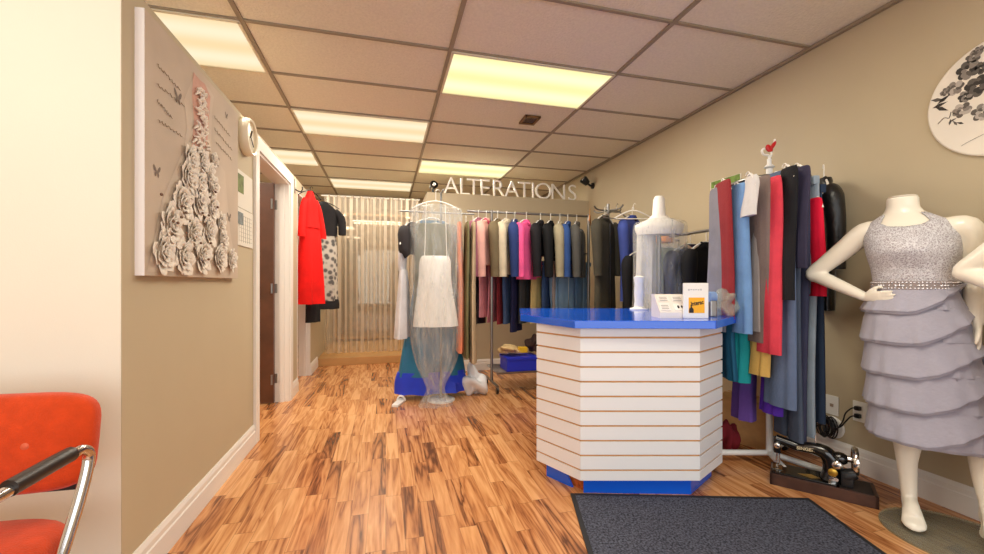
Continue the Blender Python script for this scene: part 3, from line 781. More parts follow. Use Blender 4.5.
    dress = mat('grey_mauve_chiffon', (166, 164, 178), .7, var=.05, vscale=10, bump=.25, bscale=55, sheen=.35, spec=.2)
    belt = mat('beaded_belt_base', (150, 138, 136), .6)
    rr = [[surf(z, 2*PI*k/N, o) for k in range(N)] for z, o in ((1.068, .008), (1.07, .013), (1.108, .013), (1.11, .008))]
    b = MB(); b.rings(rr, False); bl = b.build('waist_belt', belt, t, True)
    rh = mat('rhinestone', (240, 240, 245), .08, .7)
    b = MB()
    for k in range(72):
        a = 2*PI*k/72
        for z in ((1.076, 1.102) if k % 6 else (1.076, 1.089, 1.102)):
            b.ball(surf(z, a, .014), .0042)
        if k % 6 in (2, 3, 4): b.ball(surf(1.089, a, .014), .0065, (1, 1, .8))
    b.build('rhinestone_row', rh, bl, True)
    # tiers of chiffon
    def hipr(z):
        pts = [(1.08, .132, .104), (1.0, .150, .118), (.93, .166, .130), (.8, .176, .138), (.3, .192, .15)]
        for (z0, x0, y0), (z1, x1, y1) in zip(pts, pts[1:]):
            if z1 <= z <= z0:
                f = (z0-z)/(z0-z1); return x0+(x1-x0)*f, y0+(y1-y0)*f
        return pts[-1][1:] if z < .3 else pts[0][1:]
    NN = 120
    def tier(ztop, hem, off, seed, lab='skirt_tier'):
        rnd_ = random.Random(seed); ph = [rnd_.uniform(0, 6) for _ in range(4)]
        rr = []
        for j in range(11):
            f = j/10; ring = []
            for k in range(NN):
                a = 2*PI*k/NN; z = ztop+(hem(a)-ztop)*f
                rx, ry = hipr(z)
                rip = (.003*math.sin(9*a+ph[0])+.003*math.sin(15*a+ph[1])+.002*math.sin(23*a+ph[2]))*f**1.5
                o = off*(.25+.75*f)*.8+.008*f**2+rip
                ring.append(Vector((TX+max(0, 1.0-z)*.085+(rx+o)*math.cos(a), (ry+o)*math.sin(a), z)))
            rr.append(ring)
        # doubled hem: a small step under the edge
        ring = [p+Vector((-.008*math.cos(2*PI*k/NN), -.008*math.sin(2*PI*k/NN), .002)) for k, p in enumerate(rr[-1])]; rr.append(ring)
        ring = [p+Vector((.003*math.cos(2*PI*k/NN), .003*math.sin(2*PI*k/NN), -.016)) for k, p in enumerate(ring)]; rr.append(ring)
        b = MB(); b.rings(rr, False); return b.build(lab, dress, t, True, solid=.002)
    tier(1.085, lambda a: .405, .0, 1, 'underskirt')
    hems = [.975, .838, .694, .545, .405]
    for i, hz in enumerate(hems):
        sg = 1
        def hA(a, hz=hz): # wearer-right panel: level at the left in view, sweeping up to the right
            x = math.cos(a); fr_ = -math.sin(a)
            return hz + (max(0, (x+.05))**1.5*.115 if fr_ > -.3 else .0)
        def hB(a, hz=hz):
            x = math.cos(a)
            return hz+.012 + max(0, (-x+.12))*.055 + .0
        tier(1.085 if i == 0 else hems[i-1]+.02, hB, .001, 10+i)
        tier(1.085 if i == 0 else hems[i-1]+.02, hA, .024, 20+i)
    return t
def lace_mat():
    m = mat('silver_lace', (188, 182, 184), .45, spec=.4)
    nt = m.node_tree; N = nt.nodes; L = nt.links; p = N['Principled BSDF']
    tc = N.new('ShaderNodeTexCoord')
    n0 = N.new('ShaderNodeTexNoise'); n0.inputs['Scale'].default_value = 22; n0.inputs['Detail'].default_value = 2
    L.new(tc.outputs['Object'], n0.inputs['Vector'])
    vv = N.new('ShaderNodeVectorMath'); vv.operation = 'SCALE'; vv.inputs['Scale'].default_value = .05; L.new(n0.outputs['Color'], vv.inputs[0])
    va = N.new('ShaderNodeVectorMath'); L.new(tc.outputs['Object'], va.inputs[0]); L.new(vv.outputs[0], va.inputs[1])
    v_ = N.new('ShaderNodeTexVoronoi'); v_.feature = 'DISTANCE_TO_EDGE'; v_.inputs['Scale'].default_value = 120; L.new(va.outputs[0], v_.inputs['Vector'])
    r = N.new('ShaderNodeValToRGB'); e = r.color_ramp.elements
    e[0].position = .03; e[0].color = lin((222, 222, 226)); e[1].position = .2; e[1].color = lin((166, 160, 166))
    L.new(v_.outputs['Distance'], r.inputs[0]); L.new(r.outputs[0], p.inputs['Base Color'])
    bp = N.new('ShaderNodeBump'); bp.invert = True; bp.inputs['Strength'].default_value = .7; bp.inputs['Distance'].default_value = .004
    L.new(v_.outputs['Distance'], bp.inputs['Height']); L.new(bp.outputs[0], p.inputs['Normal'])
    return m
m1 = mannequin('headless ivory mannequin wearing a grey tiered dress with a lace bodice, hand on hip', '')
m2 = copy_tree(m1)
m2['label'] = 'second headless mannequin at the edge, only its bent elbow in view before the grey dress'
e_ = ml(813, 274, .03); a2 = R(-80)
m2.location = (2.30-(e_.x*math.cos(a2)-e_.y*math.sin(a2)), 1.15-(e_.x*math.sin(a2)+e_.y*math.cos(a2)), 0); m2.rotation_euler.z = a2
mv = mat('dusky_mauve_chiffon', (164, 134, 142), .7, var=.05, sheen=.3)
for c in m2.children:
    if c.name.startswith(('skirt_tier', 'underskirt')):
        c.data = c.data.copy(); c.data.materials[0] = mv

# ------------------------------------------------------------------ floral plaque on the right wall
pc = (1.19, 1.945); PR = .272
t = thing('wall_plaque', (XR, pc[0], pc[1]), 'round cream plaque with a dark floral print on the right wall', 'plaque')
M_ = Matrix.Rotation(R(-90), 4, 'Y')
b = MB(); b.lathe([(PR-.004, 0), (PR, .004), (PR, .014), (PR-.006, .018)], n=72, M=M_); b.build('plaque_board', mat('cream_plaque', (234, 226, 212), .5, var=.04, vscale=6), t)
def pq(px, py, dx=.019):
    Y = YatX(px, XR-dx); return Vector((-dx, Y-pc[0], Zat(py, XR-dx, Y)-pc[1]))
greys = [mat('print_grey_%d' % i, c, .8) for i, c in enumerate(((58, 54, 50), (96, 90, 84), (140, 132, 124), (186, 176, 166)))]
rnd = random.Random(11)
layers = [MB() for _ in range(4)]
def petal_flower(px, py, s, kinds=(0, 1, 2, 3), n=7):
    c = pq(px, py)
    for ring in range(4):
        rad = s*(1-.23*ring)
        for k in range(n-ring):
            a = 2*PI*k/(n-ring)+rnd.random()*.6+ring
            li = kinds[(ring+k) % len(kinds)]
            pts = []
            for q in range(10):
                aa = 2*PI*q/10
                ly = rad*.62+rad*.38*math.cos(aa); lz = rad*.36*math.sin(aa)
                pts.append(c+Vector((-.0003*ring-.00005*li, ly*math.cos(a)-lz*math.sin(a), ly*math.sin(a)+lz*math.cos(a))))
            layers[li].poly(pts)
for px, py, s, kd in ((968, 70, .045, (0, 1, 2)), (978, 86, .05, (0, 1)), (955, 88, .035, (1, 2, 3)), (966, 96, .03, (0, 2)), (974, 56, .03, (1, 2)), (962, 110, .036, (2, 3, 1)), (982, 112, .04, (1, 2, 3)), (945, 92, .02, (2, 1)), (981, 68, .03, (0, 1)), (979, 50, .02, (2, 1))):
    petal_flower(px, py, s, kd)
for px, py, ang in ((938, 100, 200), (940, 105, 170), (942, 109, 215), (944, 99, 150), (950, 122, 100), (955, 123, 60), (960, 123, 30), (953, 120, 160)):
    c = pq(px, py); a = R(ang); L_ = .03 if py < 112 else .016
    layers[0 if ang % 20 else 1].poly([c+Vector((-.0001, u*math.cos(a)-w*math.sin(a), u*math.sin(a)+w*math.cos(a))) for u, w in ((-L_, 0), (-L_*.2, L_*.3), (L_, 0), (-L_*.2, -L_*.3))])
stm = MB(); stm.tube(smoothpath([pq(938, 124), pq(944, 118), pq(949, 118), pq(951, 112)]), .0016, 6); stm.tube(smoothpath([pq(961, 146), pq(970, 141), pq(984, 134)]), .0008, 5)
root_ = None
for i, L_ in enumerate(layers):
    L_.build('floral_print', greys[i], t)
stm.build('print_stem', greys[1], t)

# ------------------------------------------------------------------ garments
GN = 36
def gar_ring(w, d, z, amp, nrip, ph, skew=0, y0=0):
    pts = []
    for k in range(GN):
        a = 2*PI*k/GN; c, s_ = math.cos(a), math.sin(a)
        rip = 1+amp*math.sin(nrip*a+ph)+amp*.5*math.sin((nrip*2+1)*a+ph*1.7)
        pts.append(Vector((math.copysign(abs(c)**.8, c)*w*(1+amp*.2*math.sin(3*a+ph))+skew, y0+s_*d*rip, z)))
    return pts
def loft_profile(prof, amp, nrip, seed, sub=4):
    """prof: (z, half width, half depth)"""
    rnd_ = random.Random(seed); ph = rnd_.uniform(0, 6); P = smoothpath([Vector((a[1], a[2], a[0])) for a in prof], sub)
    z0, z1 = prof[0][0], prof[-1][0]
    b = MB(); rr = []
    for p in P:
        f = min(1, max(0, (p.z-z0)/(z1-z0))); rr.append(gar_ring(max(p.x, .004), max(p.y, .004), p.z, amp*f**.8, nrip, ph+f*.5, .006*math.sin(3*f+ph), .006*math.sin(4*f+ph)))
    b.rings(rr); return b
def hanger_part(t, w, m, hook=.1):
    b = MB(); b.tube([(0, 0, .0), (0, 0, hook-.035)]+[(.018-.018*math.cos(a), 0, hook-.035+.02*math.sin(a)) for a in (0.6, 1.2, 1.8, 2.4, 3.0)], .0028, 7)
    stube(b, [(-w, 0, -.072), (-w*.6, 0, -.03), (0, 0, 0), (w*.6, 0, -.03), (w, 0, -.072)], .006, 8, 4)
    return b.build('hanger', m, t, True)
def garment(kind, loc, rz, L, W, D, rgb, name, label, cat, group=None, amp=.25, nrip=7, second=None, sleeves=.55, hang=HANGW, mats=None, hook=.1):
    t = thing(name, loc, label, cat, rz, group); seed = hash((round(loc[0], 3), round(loc[1], 3), round(L, 3))) % 9999
    m = mats or cloth(rgb); m2_ = cloth(second) if second else m
    w, d = W/2, D/2
    hanger_part(t, min(w*.9, .2), hang, hook)
    if kind in ('jacket', 'shirt'):
        loft_profile([(-.005, .045, .03), (-.03, .06, .034), (-.065, w*.72, d*.55), (-.1, w*.95, d*.8), (-.2, w*.95, d), (-L*.6, w*.95, d), (-L, w*1.02, d*1.05)], amp*.5, nrip, seed).build('garment_body', m, t, True)
        for s in (-1, 1):
            b = MB(); stube(b, [(s*w*.82, 0, -.085), (s*(w*1.0), -d*.3, -.14), (s*(w*1.08), -d*.6, -.3), (s*(w*1.02), -d*.75, -sleeves-.06)], [.045, .058, .05, .042], 12, 4)
            b.build('sleeve', m, t, True)
        b = MB(); stube(b, [(-.05, d*.2, -.01), (-.03, -d*.4, -.03), (0, -d*.55, -.055), (.03, -d*.4, -.03), (.05, d*.2, -.01)], .014, 8, 4); b.build('collar', m2_, t, True)
        if kind == 'jacket':
            b = MB(); b.tube([(0, -d*1.12, -.09), (0, -d*1.15, -L*.5), (0, -d*1.15, -L*.97)], .005, 6); b.build('zip_front', m2_ if second else STEEL, t)
    elif kind == 'dress':
        loft_profile([(-.02, w*.5, d*.3), (-.06, w*.62, d*.45), (-.16, w*.72, d*.7), (-.3, w*.6, d*.6)], .05, 5, seed).build('bodice', m2_, t, True)
        loft_profile([(-.29, w*.6, d*.6), (-.4, w*.72, d*.75), (-L*.7, w*.88, d*.95), (-L, w*1.05, d*1.1)], amp, nrip, seed+1, 6).build('skirt', m, t, True)
        b = MB()
        for s in (-1, 1): b.tube([(s*w*.35, 0, -.02), (s*w*.4, -d*.3, -.05)], .01, 7)
        b.build('strap', m2_, t)
    elif kind == 'trousers':
        b = MB(); b.box((0, 0, -.045), (W, D*.75, .05), bevel=.01); b.build('waistband', m2_, t)
        for s in (-1, 1):
            loft_profile([(-.06, w*.5, d*.6), (-.3, w*.48, d*.9), (-L*.7, w*.42, d*.85), (-L, w*.46, d*.9)], amp*.4, 5, seed+s, 4).build('trouser_leg', m, t, True).location.x = s*w*.5
    elif kind == 'drape':
        loft_profile([(-.012, w*.7, d*.5), (-.05, w, d*.8), (-L*.5, w*.95, d), (-L, w*1.05, d*1.05)], amp, nrip, seed, 6).build('fabric_length', m, t, True)
        if second:
            loft_profile([(-L*.96, w*.9, d*.9), (-L*1.02, w*1.05, d*1.1), (-L*1.25, w*1.15, d*1.2)], amp, nrip, seed+3, 4).build('lower_panel', m2_, t, True)
    return t

# double clothes rail before the far partition
RX0, RX1, RY = 1.07, 2.18, 4.15
RZ = [1.84, 1.43]
t = thing('clothes_rack', (RX0, RY, 0), 'chrome double clothes rail standing before the partition under the letters', 'clothes rack')
W_ = RX1-RX0
b = MB(); b.tube([(-.26, 0, RZ[0]), (W_+.02, 0, RZ[0])], .013, 12); b.build('top_rail', STEEL, t, True)
LOY = .24
b = MB(); b.tube([(-.1, LOY, RZ[1]), (W_, LOY, RZ[1])], .012, 12); b.build('lower_rail', STEEL, t, True)
for x in (0, W_):
    b = MB(); b.tube([(x, 0, RZ[1]), (x, LOY, RZ[1])], .009, 8); b.build('rail_bracket', STEEL, t, True)
for x in (0, W_):
    b = MB(); b.tube([(x, .0, .08), (x, 0, RZ[0]+.02)], .015, 12); b.build('upright', STEEL, t, True)
    b = MB(); b.tube([(x, -.24, .075), (x, .24, .075)], .014, 12); b.build('foot_bar', STEEL, t, True)
    for y in (-.22, .22):
        b = MB(); b.lathe([(.02, -.012), (.032, -.01), (.032, .01), (.02, .012)], (x, y, .033), 18, M=MY); b.tube([(x, y, .03), (x, y, .075)], .009); b.build('caster', BLACK, t, True)
b = MB()
for k in range(9): b.tube([(0, -.2+.05*k, .20), (W_, -.2+.05*k, .20)], .005, 6)
b.box((W_/2, -.21, .2), (W_, .012, .02)); b.box((W_/2, .21, .2), (W_, .012, .02)); b.build('wire_shelf', STEEL, t)
def rackx(px, Y=RY): return XatY(px, Y)
def hang_on(px, rail, *a, **k):
    kind, ang, L, W, D, rgb, name, label, cat = a
    yy = RY+(LOY if rail else 0); x = rackx(px, yy); q = R(ang-16)
    return garment(kind, (x-.018*math.cos(q), yy-.018*math.sin(q), RZ[rail]-.066), q, L*(1.14 if rail else 1.06), W, D*.95, rgb, name, label, cat, 'clothes on the double rail', hook=.097, **k)
UP = [
 (479, 'shirt', 74, .52, .38, .07, (150, 92, 108), 'blouse', 'purple-pink patterned blouse on the top rail beside the olive dress', 'blouse', {}),
 (487, 'jacket', 70, .46, .40, .09, (224, 170, 158), 'jacket', 'peach pink jacket on the top rail', 'jacket', {'second': (214, 70, 110)}),
 (498, 'jacket', 76, .42, .40, .08, (112, 98, 74), 'jacket', 'olive brown jacket between the peach and the cream garments', 'jacket', {}),
 (507, 'jacket', 70, .55, .40, .09, (206, 192, 166), 'coat', 'cream coat on the top rail beside the hot pink jacket', 'coat', {}),
 (515, 'shirt', 82, .45, .40, .06, (42, 58, 110), 'shirt', 'navy shirt squeezed between the cream coat and the pink jacket', 'shirt', {}),
 (527, 'jacket', 62, .60, .42, .11, (238, 92, 150), 'jacket', 'hot pink jacket on the top rail', 'jacket', {}),
 (541, 'jacket', 66, .36, .40, .10, (26, 24, 28), 'jacket', 'short black jacket next to the hot pink one', 'jacket', {}),
 (551, 'jacket', 70, .37, .40, .09, (18, 18, 20), 'jacket', 'second short black jacket, on the side of the beige shirt', 'jacket', {}),
 (560, 'shirt', 76, .5, .40, .07, (160, 150, 124), 'shirt', 'greyish beige shirt beside the blue one on the top rail', 'shirt', {}),
 (568, 'shirt', 70, .4, .40, .08, (52, 82, 140), 'shirt', 'mid blue shirt near the end of the top rail', 'shirt', {}),
 (577, 'jacket', 72, .55, .40, .08, (86, 84, 80), 'jacket', 'dark grey checked jacket last on the top rail', 'jacket', {}),
]
for px, kd, ang, L, W, D, c, nm, lab, cat, kw in UP: hang_on(px, 0, kd, ang, L, W, D, c, nm, lab, cat, **kw)
LO = [
 (478, 'trousers', 60, .62, .34, .07, (40, 30, 42), 'trousers', 'black-purple trousers at the start of the lower rail', 'trousers', {}),
 (487, 'drape', 70, .55, .36, .07, (208, 132, 140), 'skirt', 'dusty pink skirt on the lower rail', 'skirt', {}),
 (495, 'drape', 70, .6, .36, .06, (196, 120, 132), 'skirt', 'longer rose pink skirt beside the dark red one', 'skirt', {}),
 (502, 'drape', 76, .62, .36, .05, (128, 42, 50), 'skirt', 'dark red skirt on the lower rail', 'skirt', {}),
 (509, 'trousers', 70, .62, .34, .06, (70, 92, 132), 'jeans', 'faded blue jeans on the lower rail beside the dark red skirt', 'jeans', {}),
 (517, 'trousers', 70, .7, .36, .07, (38, 40, 78), 'jeans', 'dark navy jeans on the lower rail', 'jeans', {}),
 (526, 'trousers', 66, .62, .36, .08, (62, 64, 66), 'trousers', 'charcoal trousers beside the yellow skirt', 'trousers', {}),
 (538, 'drape', 64, .62, .36, .08, (206, 186, 126), 'skirt', 'pale yellow skirt on the lower rail', 'skirt', {}),
 (547, 'trousers', 70, .68, .34, .07, (58, 84, 128), 'jeans', 'blue jeans beside the pale yellow skirt', 'jeans', {}),
 (556, 'trousers', 74, .64, .34, .05, (176, 166, 162), 'trousers', 'pale grey trousers between two pairs of jeans', 'trousers', {}),
 (567, 'jacket', 30, .58, .36, .09, (136, 172, 204), 'jacket', 'light blue denim jacket on the lower rail', 'jacket', {}),
 (583, 'trousers', 50, .66, .34, .07, (92, 128, 168), 'jeans', 'mid blue jeans at the end of the lower rail', 'jeans', {}),
]
for px, kd, ang, L, W, D, c, nm, lab, cat, kw in LO: hang_on(px, 1, kd, ang, L, W, D, c, nm, lab, cat, **kw)
# boxes on the wire shelf, bag on the floor
def carton(name, loc, size, m, label, cat, rz=0, lidm=None):
    t = thing(name, loc, label, cat, rz)
    MB().box((0, 0, size[2]/2), size, bevel=.006).build('box_body', m, t)
    MB().box((0, 0, size[2]-.012), (size[0]+.012, size[1]+.012, .03), bevel=.004).build('box_lid', lidm or m, t); return t
sx = rackx(521, 4.02)
carton('storage_box', (sx, 4.08, .206), (.34, .26, .14), mat('royal_blue_box', (26, 44, 190), .5), 'royal blue storage box on the low wire shelf of the rail', 'box')
tag(MB().box((0, 0, .03), (.09, .06, .06), bevel=.004).build('small_carton', mat('yellow_carton', (222, 180, 40), .5), None, False, (sx+.03, 4.06, .376)), 'small yellow carton on the royal blue storage box', 'carton')
crumple('folded_cloth', (rackx(516, 4.08)-.07, 4.1, .376), .10, .1, .045, cloth((204, 176, 128)), 'tan folded cloth lying on the royal blue storage box', 'cloth', 9)
crumple('shoulder_bag', (rackx(527, 4.1)+.09, 4.1, .376), .085, .1, .085, cloth((58, 40, 36)), 'dark brown soft bag lying on the blue storage box', 'bag', 12)
crumple('plastic_sack', (XatY(474, 3.98), 3.98, 0), .10, .1, .13, mat('white_plastic_sack', (226, 228, 232), .4), 'white plastic sack standing on the floor below the long tan dress', 'sack', 21)
crumple('handbag', (XatY(590, 3.75), 3.75, 0.60), .09, .08, .12, cloth((40, 62, 108)), 'dark blue bag behind the counter on the grey stool', 'bag', 22)
t = thing('stool', (XatY(590, 3.75), 3.75, 0), 'grey stool behind the counter under the dark blue bag', 'stool')
b = MB(); b.lathe([(.15, .57), (.16, .58), (.16, .595), (.14, .6)]); b.build('seat', mat('grey_stool', (120, 118, 116), .5), t, True)
for k in range(4):
    a = PI/4+k*PI/2; b = MB(); b.tube([(.11*math.cos(a), .11*math.sin(a), .58), (.17*math.cos(a), .17*math.sin(a), 0)], .012); b.build('leg', STEEL, t, True)

# gown rail, left of the double rail
GY = 3.86; GX0, GX1 = .2, 1.0; GZ = 1.76
GXC = XatY(441, GY)
t = thing('garment_stand', (GXC, GY, 0), 'slim grey T-shaped stand mostly hidden behind the white gown it carries', 'clothes stand')
b = MB(); b.tube([(-.38, 0, GZ), (.32, 0, GZ)], .008, 12); b.build('top_bar', STEEL, t, True)
b = MB(); b.tube([(0, 0, .02), (0, 0, 1.95)], .011, 12); b.tube([(0, 0, 1.94), (0, -.17, 1.94)], .008, 8); b.build('pole', STEEL, t, True)
b = MB(); b.lathe([(.13, 0), (.13, .01), (.02, .018)]); b.build('base_plate', HANGW, t, True)
def gownx(px, Y=GY): return XatY(px, Y)
plasticm = bpy.data.materials.new('clear_garment_bag'); plasticm.use_nodes = True
nt = plasticm.node_tree; p_ = nt.nodes['Principled BSDF']; p_.inputs['Base Color'].default_value = lin((206, 208, 206)); p_.inputs['Roughness'].default_value = .25
tr = nt.nodes.new('ShaderNodeBsdfTransparent'); mxs = nt.nodes.new('ShaderNodeMixShader')
tc = nt.nodes.new('ShaderNodeTexCoord'); nz = nt.nodes.new('ShaderNodeTexNoise'); nz.inputs['Scale'].default_value = 9; nz.inputs['Detail'].default_value = 5
mp = nt.nodes.new('ShaderNodeMapping'); mp.inputs['Scale'].default_value = (3, 3, .6); nt.links.new(tc.outputs['Object'], mp.inputs[0]); nt.links.new(mp.outputs[0], nz.inputs['Vector'])
mr = nt.nodes.new('ShaderNodeMapRange'); mr.inputs[1].default_value = .3; mr.inputs[2].default_value = .7; mr.inputs[3].default_value = .09; mr.inputs[4].default_value = .42
nt.links.new(nz.outputs[0], mr.inputs[0]); nt.links.new(mr.outputs[0], mxs.inputs[0]); nt.links.new(tr.outputs[0], mxs.inputs[1]); nt.links.new(p_.outputs[0], mxs.inputs[2]); nt.links.new(mxs.outputs[0], nt.nodes['Material Output'].inputs[0])
satin = mat('ivory_white_satin', (240, 236, 230), .45, var=.03, vscale=30, bump=.2, bscale=60)
# white gown in its bag, hung in front
gl = (gownx(434), GY-.14, 1.84)
t = thing('white_gown', gl, 'short white strapless gown in a clear plastic garment bag on a white hanger', 'gown', R(-4))
hanger_part(t, .21, HANGW, .12)
dg = dep(gl[0], gl[1])
def gz(py): return Zat(py, gl[0], gl[1])-gl[2]
loft_profile([(gz(256), .12, .05), (gz(262), .14, .07), (gz(280), .148, .085), (gz(296), .165, .09), (gz(312), .19, .1), (gz(326), .205, .115)], .08, 9, 5, 5).build('gown_body', satin, t, True)
b = MB()
for s in (-1, 1): b.tube([(s*.1, 0, gz(258)), (s*.085, 0, -.03)], .004, 6)
b.build('loop', satin, t)
loft_profile([(-.03, .06, .05), (-.06, .19, .08), (-.11, .235, .1), (gz(258), .235, .125), (gz(326), .24, .14), (gz(360), .19, .12), (gz(380), .11, .07), (gz(390), .085, .06), (gz(401), .14, .08), (gz(405), .16, .09)], .2, 8, 8, 5).build('garment_bag', plasticm, t, True)
t = garment('drape', (gownx(436), GY-.01, GZ-.1), 0, .85, .40, .08, (126, 126, 110), 'shawl', 'grey-green shawl behind the white gown, above its neckline', 'shawl', amp=.2, second=None)
# blue mermaid dress behind the gown
by = GY+.13; bx = gownx(432, by); bz = GZ-.03
t = thing('blue_gown', (bx, by, bz), 'long teal gown with a royal blue hem behind the white gown', 'gown')
hanger_part(t, .18, HANGW, .06)
def bzz(py): return Zat(py, bx, by)-bz
teal = mat('teal_satin', (22, 110, 150), .45, var=.1, vscale=6); royal = mat('royal_blue_satin', (18, 60, 214), .45, var=.1, vscale=6)
loft_profile([(-.03, .12, .05), (-.3, .14, .07), (-.6, .17, .08), (bzz(330), .25, .1), (bzz(352), .29, .11), (bzz(374), .325, .12)], .15, 7, 4, 5).build('skirt', teal, t, True)
loft_profile([(bzz(370), .32, .12), (bzz(380), .345, .125), (bzz(391), .35, .13)], .2, 9, 6, 4).build('hem_flounce', royal, t, True)
garment('jacket', (gownx(412, GY+.03)-.0, GY+.03, GZ-.09), R(60), .30, .36, .09, (52, 48, 50), 'jacket', 'short black jacket at the curtain end of the gown stand', 'jacket', None, sleeves=.22)
garment('dress', (gownx(403, GY-.05), GY-.05, GZ-.25), R(78), .9, .34, .1, (206, 204, 208), 'dress', 'pale grey dress at the curtain end of the gown stand', 'dress', None)
garment('drape', (gownx(460), GY+.0, GZ-.1), R(80), 1.20, .36, .06, (232, 140, 104), 'dress', 'long orange-peach dress beside the white gown', 'dress', None)
garment('drape', (gownx(466), GY+.0, GZ-.1), R(84), 1.25, .38, .05, (122, 118, 84), 'dress', 'long olive dress between the orange and the tan dresses', 'dress', None)
garment('drape', (gownx(473), GY+.0, GZ-.1), R(80), 1.30, .38, .06, (190, 168, 138), 'dress', 'long tan dress at the end of the gown stand by the double rail', 'dress', None)
t = thing('sandal', (gownx(399, 3.85), 3.85, 0), 'white low sandal on the floor beside the blue gown hem', 'shoe', R(70))
b = MB(); b.prism([(-.12, -.03), (-.05, -.035), (.08, -.04), (.12, -.02), (.12, .02), (.08, .035), (-.05, .03), (-.12, .028)], 0, .02, .004); b.build('sole', HANGW, t)
b = MB(); stube(b, [(.06, -.04, .015), (.05, -.02, .05), (.05, .015, .05), (.06, .037, .015)], .009, 8, 4); b.build('strap', HANGW, t, True)

# wall-mounted rail on the right wall with dark clothes
t = thing('wall_rail', (XR, 2.5, 1.50), 'thin metal wall rail with brackets on the right wall', 'rail')
b = MB(); b.tube([(-.30, .0, 0), (-.30, 1.55, 0)], .012, 12); b.build('rail_bar', STEEL, t, True)
for y in (.08, .8, 1.5):
    b = MB(); b.tube([(0, y, 0), (-.31, y, -.013)], .009, 8); b.tube([(0, y, -.2), (-.28, y, -.015)], .006, 8); b.build('bracket', STEEL, t, True)
WALLG = [
 (606, 4.62, 1.86, 'drape', 8, 1.0, .30, .08, (70, 62, 46), 'coat', 'long dark olive coat on the tall stand in the corner', 'coat'),
]
def wall_g(px, Y, z, kind, ang, L, W, D, c, nm, lab, cat, **k):
    return garment(kind, (XatY(px, Y), Y, z), R(ang), L, W, D, c, nm, lab, cat, 'dark clothes in the corner by the right wall', **k)
# corner stand (four-arm costumer) with light hangers
cxs, cys = XatY(608, 3.88), 3.88
t = thing('coat_stand', (cxs, cys, 0), 'tall grey coat stand in the corner beyond the counter, loaded with dark clothes', 'coat stand')
b = MB(); b.tube([(0, 0, .03), (0, 0, 1.93)], .016, 12); b.build('pole', STEEL, t, True)
for k in range(4):
    a = k*PI/2+.3
    b = MB(); b.tube([(0, 0, .05), (.2*math.cos(a), .2*math.sin(a), .015)], .013, 8); b.build('foot', STEEL, t, True)
    b = MB(); stube(b, [(0, 0, 1.86), (.15*math.cos(a), .15*math.sin(a), 1.86), (.2*math.cos(a), .2*math.sin(a), 1.89)], .009, 8, 4); b.build('arm', STEEL, t, True)
garment('jacket', (cxs-.14, cys-.18, 1.78), R(30), 1.0, .36, .10, (66, 62, 52), 'coat', 'long dark olive coat on the corner coat stand', 'coat')
garment('jacket', (cxs+.13, cys-.24, 1.78), R(25), .86, .36, .12, (62, 78, 150), 'jacket', 'blue-violet jacket on the corner coat stand', 'jacket', second=(36, 38, 50))
garment('drape', (cxs+.3, cys+.1, 1.72), R(60), .9, .34, .1, (44, 44, 46), 'cardigan', 'black cardigan behind the blue-violet jacket on the coat stand', 'cardigan')
for q, (dx, dy_, a, lab) in enumerate(((-.1, -.33, 20, 'bare grey hanger on the coat stand above the dark olive coat'), (.05, -.38, -15, 'bare pale hanger on the coat stand above the blue-violet jacket'), (-.22, -.02, 60, 'bare orange-brown hanger on the far side of the coat stand'))):
    t = thing('hanger', (cxs+dx, cys+dy_, 1.80), lab, 'hanger', R(a), 'bare hangers on the coat stand')
    b = MB(); hm = (STEEL, HANGW, mat('orange_brown_hanger', (196, 130, 70), .4))[q]
    b.tube([(0, 0, 0), (0, 0, .05), (.012, 0, .07), (.025, 0, .06)], .003, 7); b.build('hook', hm, t)
    b = MB(); stube(b, [(-.19, 0, -.08), (-.1, 0, -.03), (0, 0, 0), (.1, 0, -.03), (.19, 0, -.08)], .007, 8, 4); b.tube([(-.19, 0, -.08), (.19, 0, -.08)], .005, 8); b.build('shoulder_bar', hm, t, True)
# clothes on the wall rail (hang from the bar at x = XR-.3)
def rail_g(Y, kind, L, W, D, c, nm, lab, cat, ang=0, **k):
    return garment(kind, (XR-.30, Y, 1.50-.085), R(ang), L, W, D, c, nm, lab, cat, 'clothes on the wall rail', **k)
rail_g(3.45, 'jacket', .62, .36, .10, (24, 24, 28), 'jacket', 'black jacket on the far part of the wall rail', 'jacket', 8)
rail_g(3.06, 'drape', .6, .34, .08, (110, 128, 112), 'dress', 'grey-green dress on the wall rail between two dark garments', 'dress', 6)
rail_g(2.80, 'jacket', .52, .36, .12, (30, 32, 62), 'jacket', 'dark navy jacket on the wall rail behind the payment sign', 'jacket', -6, second=(206, 178, 156))
rail_g(2.63, 'jacket', .55, .34, .08, (16, 16, 20), 'jacket', 'black jacket at the near end of the wall rail', 'jacket', 4)
orange = mat('orange_cloth', (228, 142, 50), .8, var=.1)
t = thing('orange_cap', (XR-.30, 3.12, 1.515), 'small orange cloth cap hung over the wall rail', 'cap')
b = MB(); b.lathe([(.08, -.06), (.08, -.03), (.07, .03), (.03, .06), (0, .065)]); b.build('crown', orange, t, True)
b = MB(); b.prism([(.1*math.cos(a)-.06, .075*math.sin(a)) for a in [R(q) for q in range(90, 271, 15)]], -.06, -.052); b.build('visor', orange, t)
# wall calendar on the right wall
tt = calendar((XR, 2.91, 1.955), PI, 'wall calendar with a green and brown picture on the right wall behind the round rack', .31, .49, [(.03, .97, -.12, -.01, (112, 140, 60)), (.03, .97, -.46, -.13, (120, 86, 56))])
